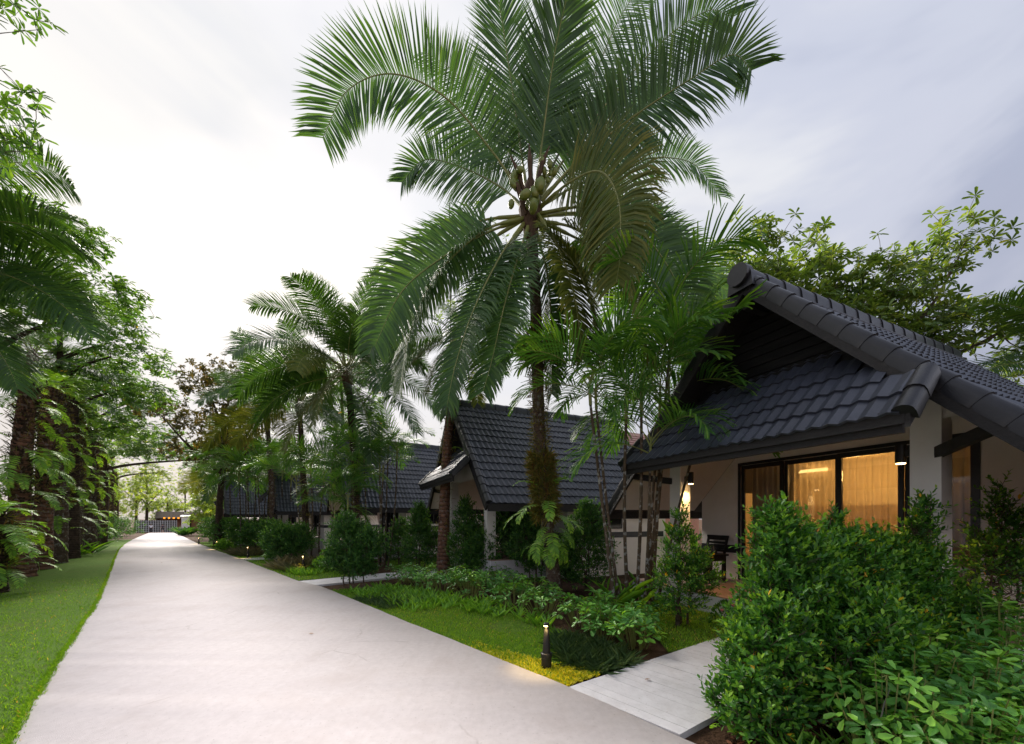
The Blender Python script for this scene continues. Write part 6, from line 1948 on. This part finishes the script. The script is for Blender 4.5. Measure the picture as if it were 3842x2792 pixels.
for i, (x, y, s, lab) in enumerate(((-13.3, 20.9, 1.0, 'third clipped bush along the path, beside the glowing bollard'), (-15.9, 23.7, 1.15, 'fourth clipped bush along the path, dark and dense'), (-18.6, 26.2, 1.2, 'fifth clipped bush along the path, under the canes'), (-21.2, 28.9, 1.2, 'sixth clipped bush along the path, at the start of the bend'), (-24.6, 32.8, 1.3, 'seventh clipped bush along the path, small with distance'))):
    shrub('bush', lab, (x, y), [(0, 0, .8 * s, .95 * s, .8 * s, .8 * s), (-.6 * s, .1, 1.0 * s, .6 * s, .5 * s, .6 * s), (.6 * s, .1, .95 * s, .6 * s, .5 * s, .6 * s)], 480, M['leaf_dark'], .15, .065, 8, .3, None, 3, False, seed=20 + i)
for i, (x, y, s, lab) in enumerate(((-12.2, 20.6, .5, 'low dark shrub behind the third bollard'), (-16.6, 22.6, .45, 'small yellow-lit bush at the fourth bollard'), (-6.2, 12.9, .32, 'low yellow-green plant around the second bollard'))):
    shrub('bush', lab, (x, y), [(0, 0, .6 * s, .9 * s, .8 * s, .6 * s), (.5 * s, 0, .5 * s, .6 * s, .6 * s, .5 * s)], 220, M['strap' if i else 'leaf_dark'], .13, .04, 7, .2, None, 3, False, seed=30 + i)
# undergrowth behind the left row and beyond
for i, (s, off, sz, lab) in enumerate(((-1.5, 3.2, .8, 'dark undergrowth shrub at the left edge'), (1.5, 3.4, .8, 'low shrub behind the leaning red trunk'), (4.5, 3.6, .9, 'low shrub between the second and third left trunks'), (8, 3.8, 1.0, 'shaded shrub behind the fourth left trunk'), (12, 3.6, 1.1, 'shaded shrub behind the sixth left trunk'), (17, 3.4, 1.2, 'shaded shrub further along the left row'), (23, 2.8, 1.3, 'shrub beside the narrowing lawn'), (31, 2.2, 1.3, 'far low shrub at the lawn end'), (40, 2.0, 1.6, 'far shrub near the bend on the left'), (52, 2.0, 1.8, 'farthest shrub on the left before the fence'), (62, 1.5, 2.0, 'shrub at the lattice fence'))):
    p = lside(s, off)
    shrub('bush', lab, p[:2], [(0, 0, .7 * sz, 1.0 * sz, .9 * sz, .7 * sz), (.7 * sz, .2, .6 * sz, .8 * sz, .6 * sz, .6 * sz), (-.6 * sz, .4, .9 * sz, .7 * sz, .6 * sz, .6 * sz)], 360, M['leaf_dark'], .14, .06, 8, .3, None, 3, False, seed=40 + i)


# broad-leaved clump near the walkers
def paddle_clump(label, x, y, n, L, W, seed, h=.2, cat='plant', spread=.8, mat='strap'):
    g = np.random.default_rng(seed + 60)
    root = thing('broad_leaf_plant', label, cat, (x, y, float(gz(x, y)) - .04))
    me = []
    for i in range(min(n, 40)):
        a = g.uniform(0, 6.28)
        d = unit(np.array([[math.cos(a) * spread, math.sin(a) * spread, 1.0 + g.random() * .6]]))
        V, q, t = leaf_geo(np.array([[g.normal(0, .25), g.normal(0, .25), h * g.random()]]), d, np.array([[-math.cos(a), -math.sin(a), .6]]), L * g.uniform(.6, 1.15), W * g.uniform(.7, 1.1), droop=.35, fold=.25)
        link('leaf', np_mesh('leaf', V, q, t, [M[mat]], tint=[g.random() * .8] * 2), root)
    return root


paddle_clump('big-leaved plants at the right of the two walkers', -44.3, 53.0, 40, 1.7, .42, 1, spread=1.0, mat='leaf_dark')
paddle_clump('second big-leaved clump beside the path end', -47.0, 57.0, 40, 1.8, .42, 2, spread=1.0, mat='leaf_dark')
paddle_clump('broad banana-like leaves behind the porch chair', 6.0, 13.5, 16, 2.2, .42, 3)
paddle_clump('broad dark leaves behind the leftmost trunk', -16.9, 12.3, 14, 1.7, .4, 4)
paddle_clump('spiky rosette plant at the foot of the left trunks', -20.6, 18.7, 30, 1.1, .07, 5, spread=1.3)
paddle_clump('spiky rosette plant at the foot of the cane palm', 2.1, 7.25, 26, .85, .05, 6, spread=1.0)

# umbrella plants: in front, right; behind the bollard; along the bed
UG = 'umbrella plants in the right-hand bed'
us = [(2.95, 2.62), (3.35, 2.85), (2.55, 2.70), (3.75, 3.05), (3.05, 2.98), (3.55, 3.35), (4.15, 3.35), (3.15, 2.25), (3.65, 2.55), (4.05, 2.85), (4.55, 3.65), (2.75, 2.35)]
ul = ['umbrella plant in the middle of the right-hand bed', 'umbrella plant behind the middle one in the right-hand bed', 'umbrella plant nearest the hedge foot in the right-hand bed', 'umbrella plant at the right edge of the picture, halfway up the bed', 'pale-topped umbrella plant against the front hedge shrub',
      'umbrella plant under the far hedge end', 'umbrella plant below the slender lamp-lit shrub', 'low umbrella plant at the bottom edge of the picture', 'umbrella plant in the lower right corner', 'umbrella plant by the right edge, below the cream wall', 'rearmost umbrella plant, at the foot of the cream wall', 'small umbrella plant above the strap ferns at the bottom edge']
for i, ((x, y), lab) in enumerate(zip(us, ul)):
    umbrella_plant(lab, (x, y), 48, .38, .26, .58 + .42 * (y - 2.2) / 1.4, i, .086, UG, tb=.08)
vs_ = [((1.62, 5.15), .34, 'umbrella plant at the edge of the side path, right of the bollard'), ((1.25, 5.55), .34, 'umbrella plant behind the dark tufted grass'), ((1.75, 5.75), .36, 'umbrella plant in front of the cane palm'), ((1.05, 6.1), .36, 'umbrella plant left of the cane palm foot'), ((1.45, 6.5), .38, 'umbrella plant close to the leaning canes'), ((.55, 6.9), .45, 'rounded umbrella plant at the back of the lawn patch'), ((.05, 7.6), .45, 'umbrella plant below the tall palm ferns')]
for i, ((x, y), r, lab) in enumerate(vs_):
    umbrella_plant(lab, (x, y), 30, r, .28, .52, 20 + i, .105, 'umbrella plants behind the bollard', tb=.05)
ws_ = [(-.9, 8.6), (-1.6, 9.1), (-2.2, 9.8), (-1.2, 9.8), (-.2, 8.9), (-2.8, 10.4), (-.5, 9.9), (.4, 8.4)]
wl_ = ['umbrella plant in the bed in front of the dark hedge, nearest the lawn', 'umbrella plant left of it, above the strap ferns', 'umbrella plant by the slim red-brown trunk', 'umbrella plant under the pointed shrub', 'umbrella plant beside the tall palm foot, left', 'umbrella plant next to the second side path', 'umbrella plant tucked under the wide dark shrub', 'umbrella plant right at the tall palm foot']
for i, ((x, y), lab) in enumerate(zip(ws_, wl_)):
    umbrella_plant(lab, (x, y), 40, .55, .25, .55, 40 + i, .11, 'umbrella plants below the dark hedge', False)
for i, (x, y, lab) in enumerate(((-5.2, 12.4, 'umbrella plant behind the second bollard'), (-5.5, 13.4, 'umbrella plant below the young cane palm'), (-9.4, 15.6, 'umbrella plant beside the clipped bush'))):
    umbrella_plant(lab, (x, y), 34, .5, .25, .5, 60 + i, .12, 'umbrella plants along the far path', False)


# strap ferns as a border
def strap_border(poly, dens, L, W, label, seed):
    p = scatter(poly, dens, seed, -.05)
    g = np.random.default_rng(seed)
    n = len(p)
    k = 7
    a = g.uniform(0, 6.28, (n, k))
    h = np.stack([np.cos(a), np.sin(a), np.zeros((n, k))], -1)
    D = unit(h * g.uniform(.2, .8, (n, k, 1)) + [0, 0, 1])
    P = np.repeat(p[:, None], k, 1) + h * .02
    me = leaf_mesh('strap_fern', M['strap'], P.reshape(-1, 3), D.reshape(-1, 3), unit(-h + [0, 0, .4]).reshape(-1, 3), (L * g.uniform(.5, 1.2, (n, k))).ravel(), W, np.clip(g.beta(2, 2, n * k) * .9, 0, 1), shape='strip', droop=.3)
    tag(link('strap_fern', me), label, 'fern', kind='stuff')


strap_border([(-3.9, 8.95), (-1.75, 6.95), (-1.1, 7.3), (-.2, 6.6), (.5, 6.0), (.75, 6.25), (-.3, 7.7), (-1.3, 8.5), (-3.2, 9.6)], 42, .22, .032, 'border of upright strap ferns between lawn and umbrella plants', 71)
strap_border([(1.75, 2.62), (2.75, 2.15), (3.0, 2.3), (2.2, 2.85), (1.85, 2.8)], 75, .24, .036, 'bright strap ferns along the bottom edge below the hedge', 72)
strap_border([(-6.95, 12.2), (-6.2, 11.5), (-5.7, 12.1), (-6.5, 12.8)], 40, .26, .035, 'yellow-green strap ferns around the second bollard', 73)
fl = thing('flower_bush', 'little pink-flowered bush beside the porch step', 'shrub', (3.35, 6.15, -.04))
g_ = np.random.default_rng(5)
d_ = rdir(320, g_); d_[:, 2] = np.abs(d_[:, 2])
link('foliage', leaf_mesh('foliage', M['leaf_dark'], d_ * [.2, .2, .36], d_ + g_.normal(0, .3, (320, 3)), rdir(320, g_), .07, .03, g_.random(320) * .9), fl)
for k in range(3):
    q = unit(g_.normal(size=3) + [0, -.6, 1.2]) * np.array([.2, .2, .42])
    MB().lathe([(.004, -.02), (.03, 0), (.035, .012), (.02, .028)], q, 8).build('flower', M['pink'], fl)
# a fallen stick and a few stray leaves
tag(link('fallen_stick', MB().tube([(2.45, 2.62, .27), (2.56, 2.70, .38), (2.64, 2.74, .47)], [.004, .005, .003], 6).mesh('fallen_stick', M['stone'])), 'pale dry stick leaning in the strap ferns at the bottom', 'stick')
for k, (x, y, lab) in enumerate(((1.35, 4.0, 'yellow fallen leaf on the side path'), (-2.9, 5.6, 'small dry leaf on the concrete path'), (-13.6, 15.2, 'dark fallen leaf on the path far left'))):
    V, q, t = leaf_geo(np.array([[0, 0, .008]]), np.array([[1, .3, .12]]), np.array([[0, .15, 1.0]]), .07, .03)
    tag(link('fallen_leaf', np_mesh('fallen_leaf', V, q, t, [M['litter']], tint=[.9, .95]), None, (x, y, float(gz(x, y)))), lab, 'leaf')

for o in COL.objects:
    if o.name.startswith('moss_tangle'):
        o['kind'] = 'stuff'      # too fine to pick apart
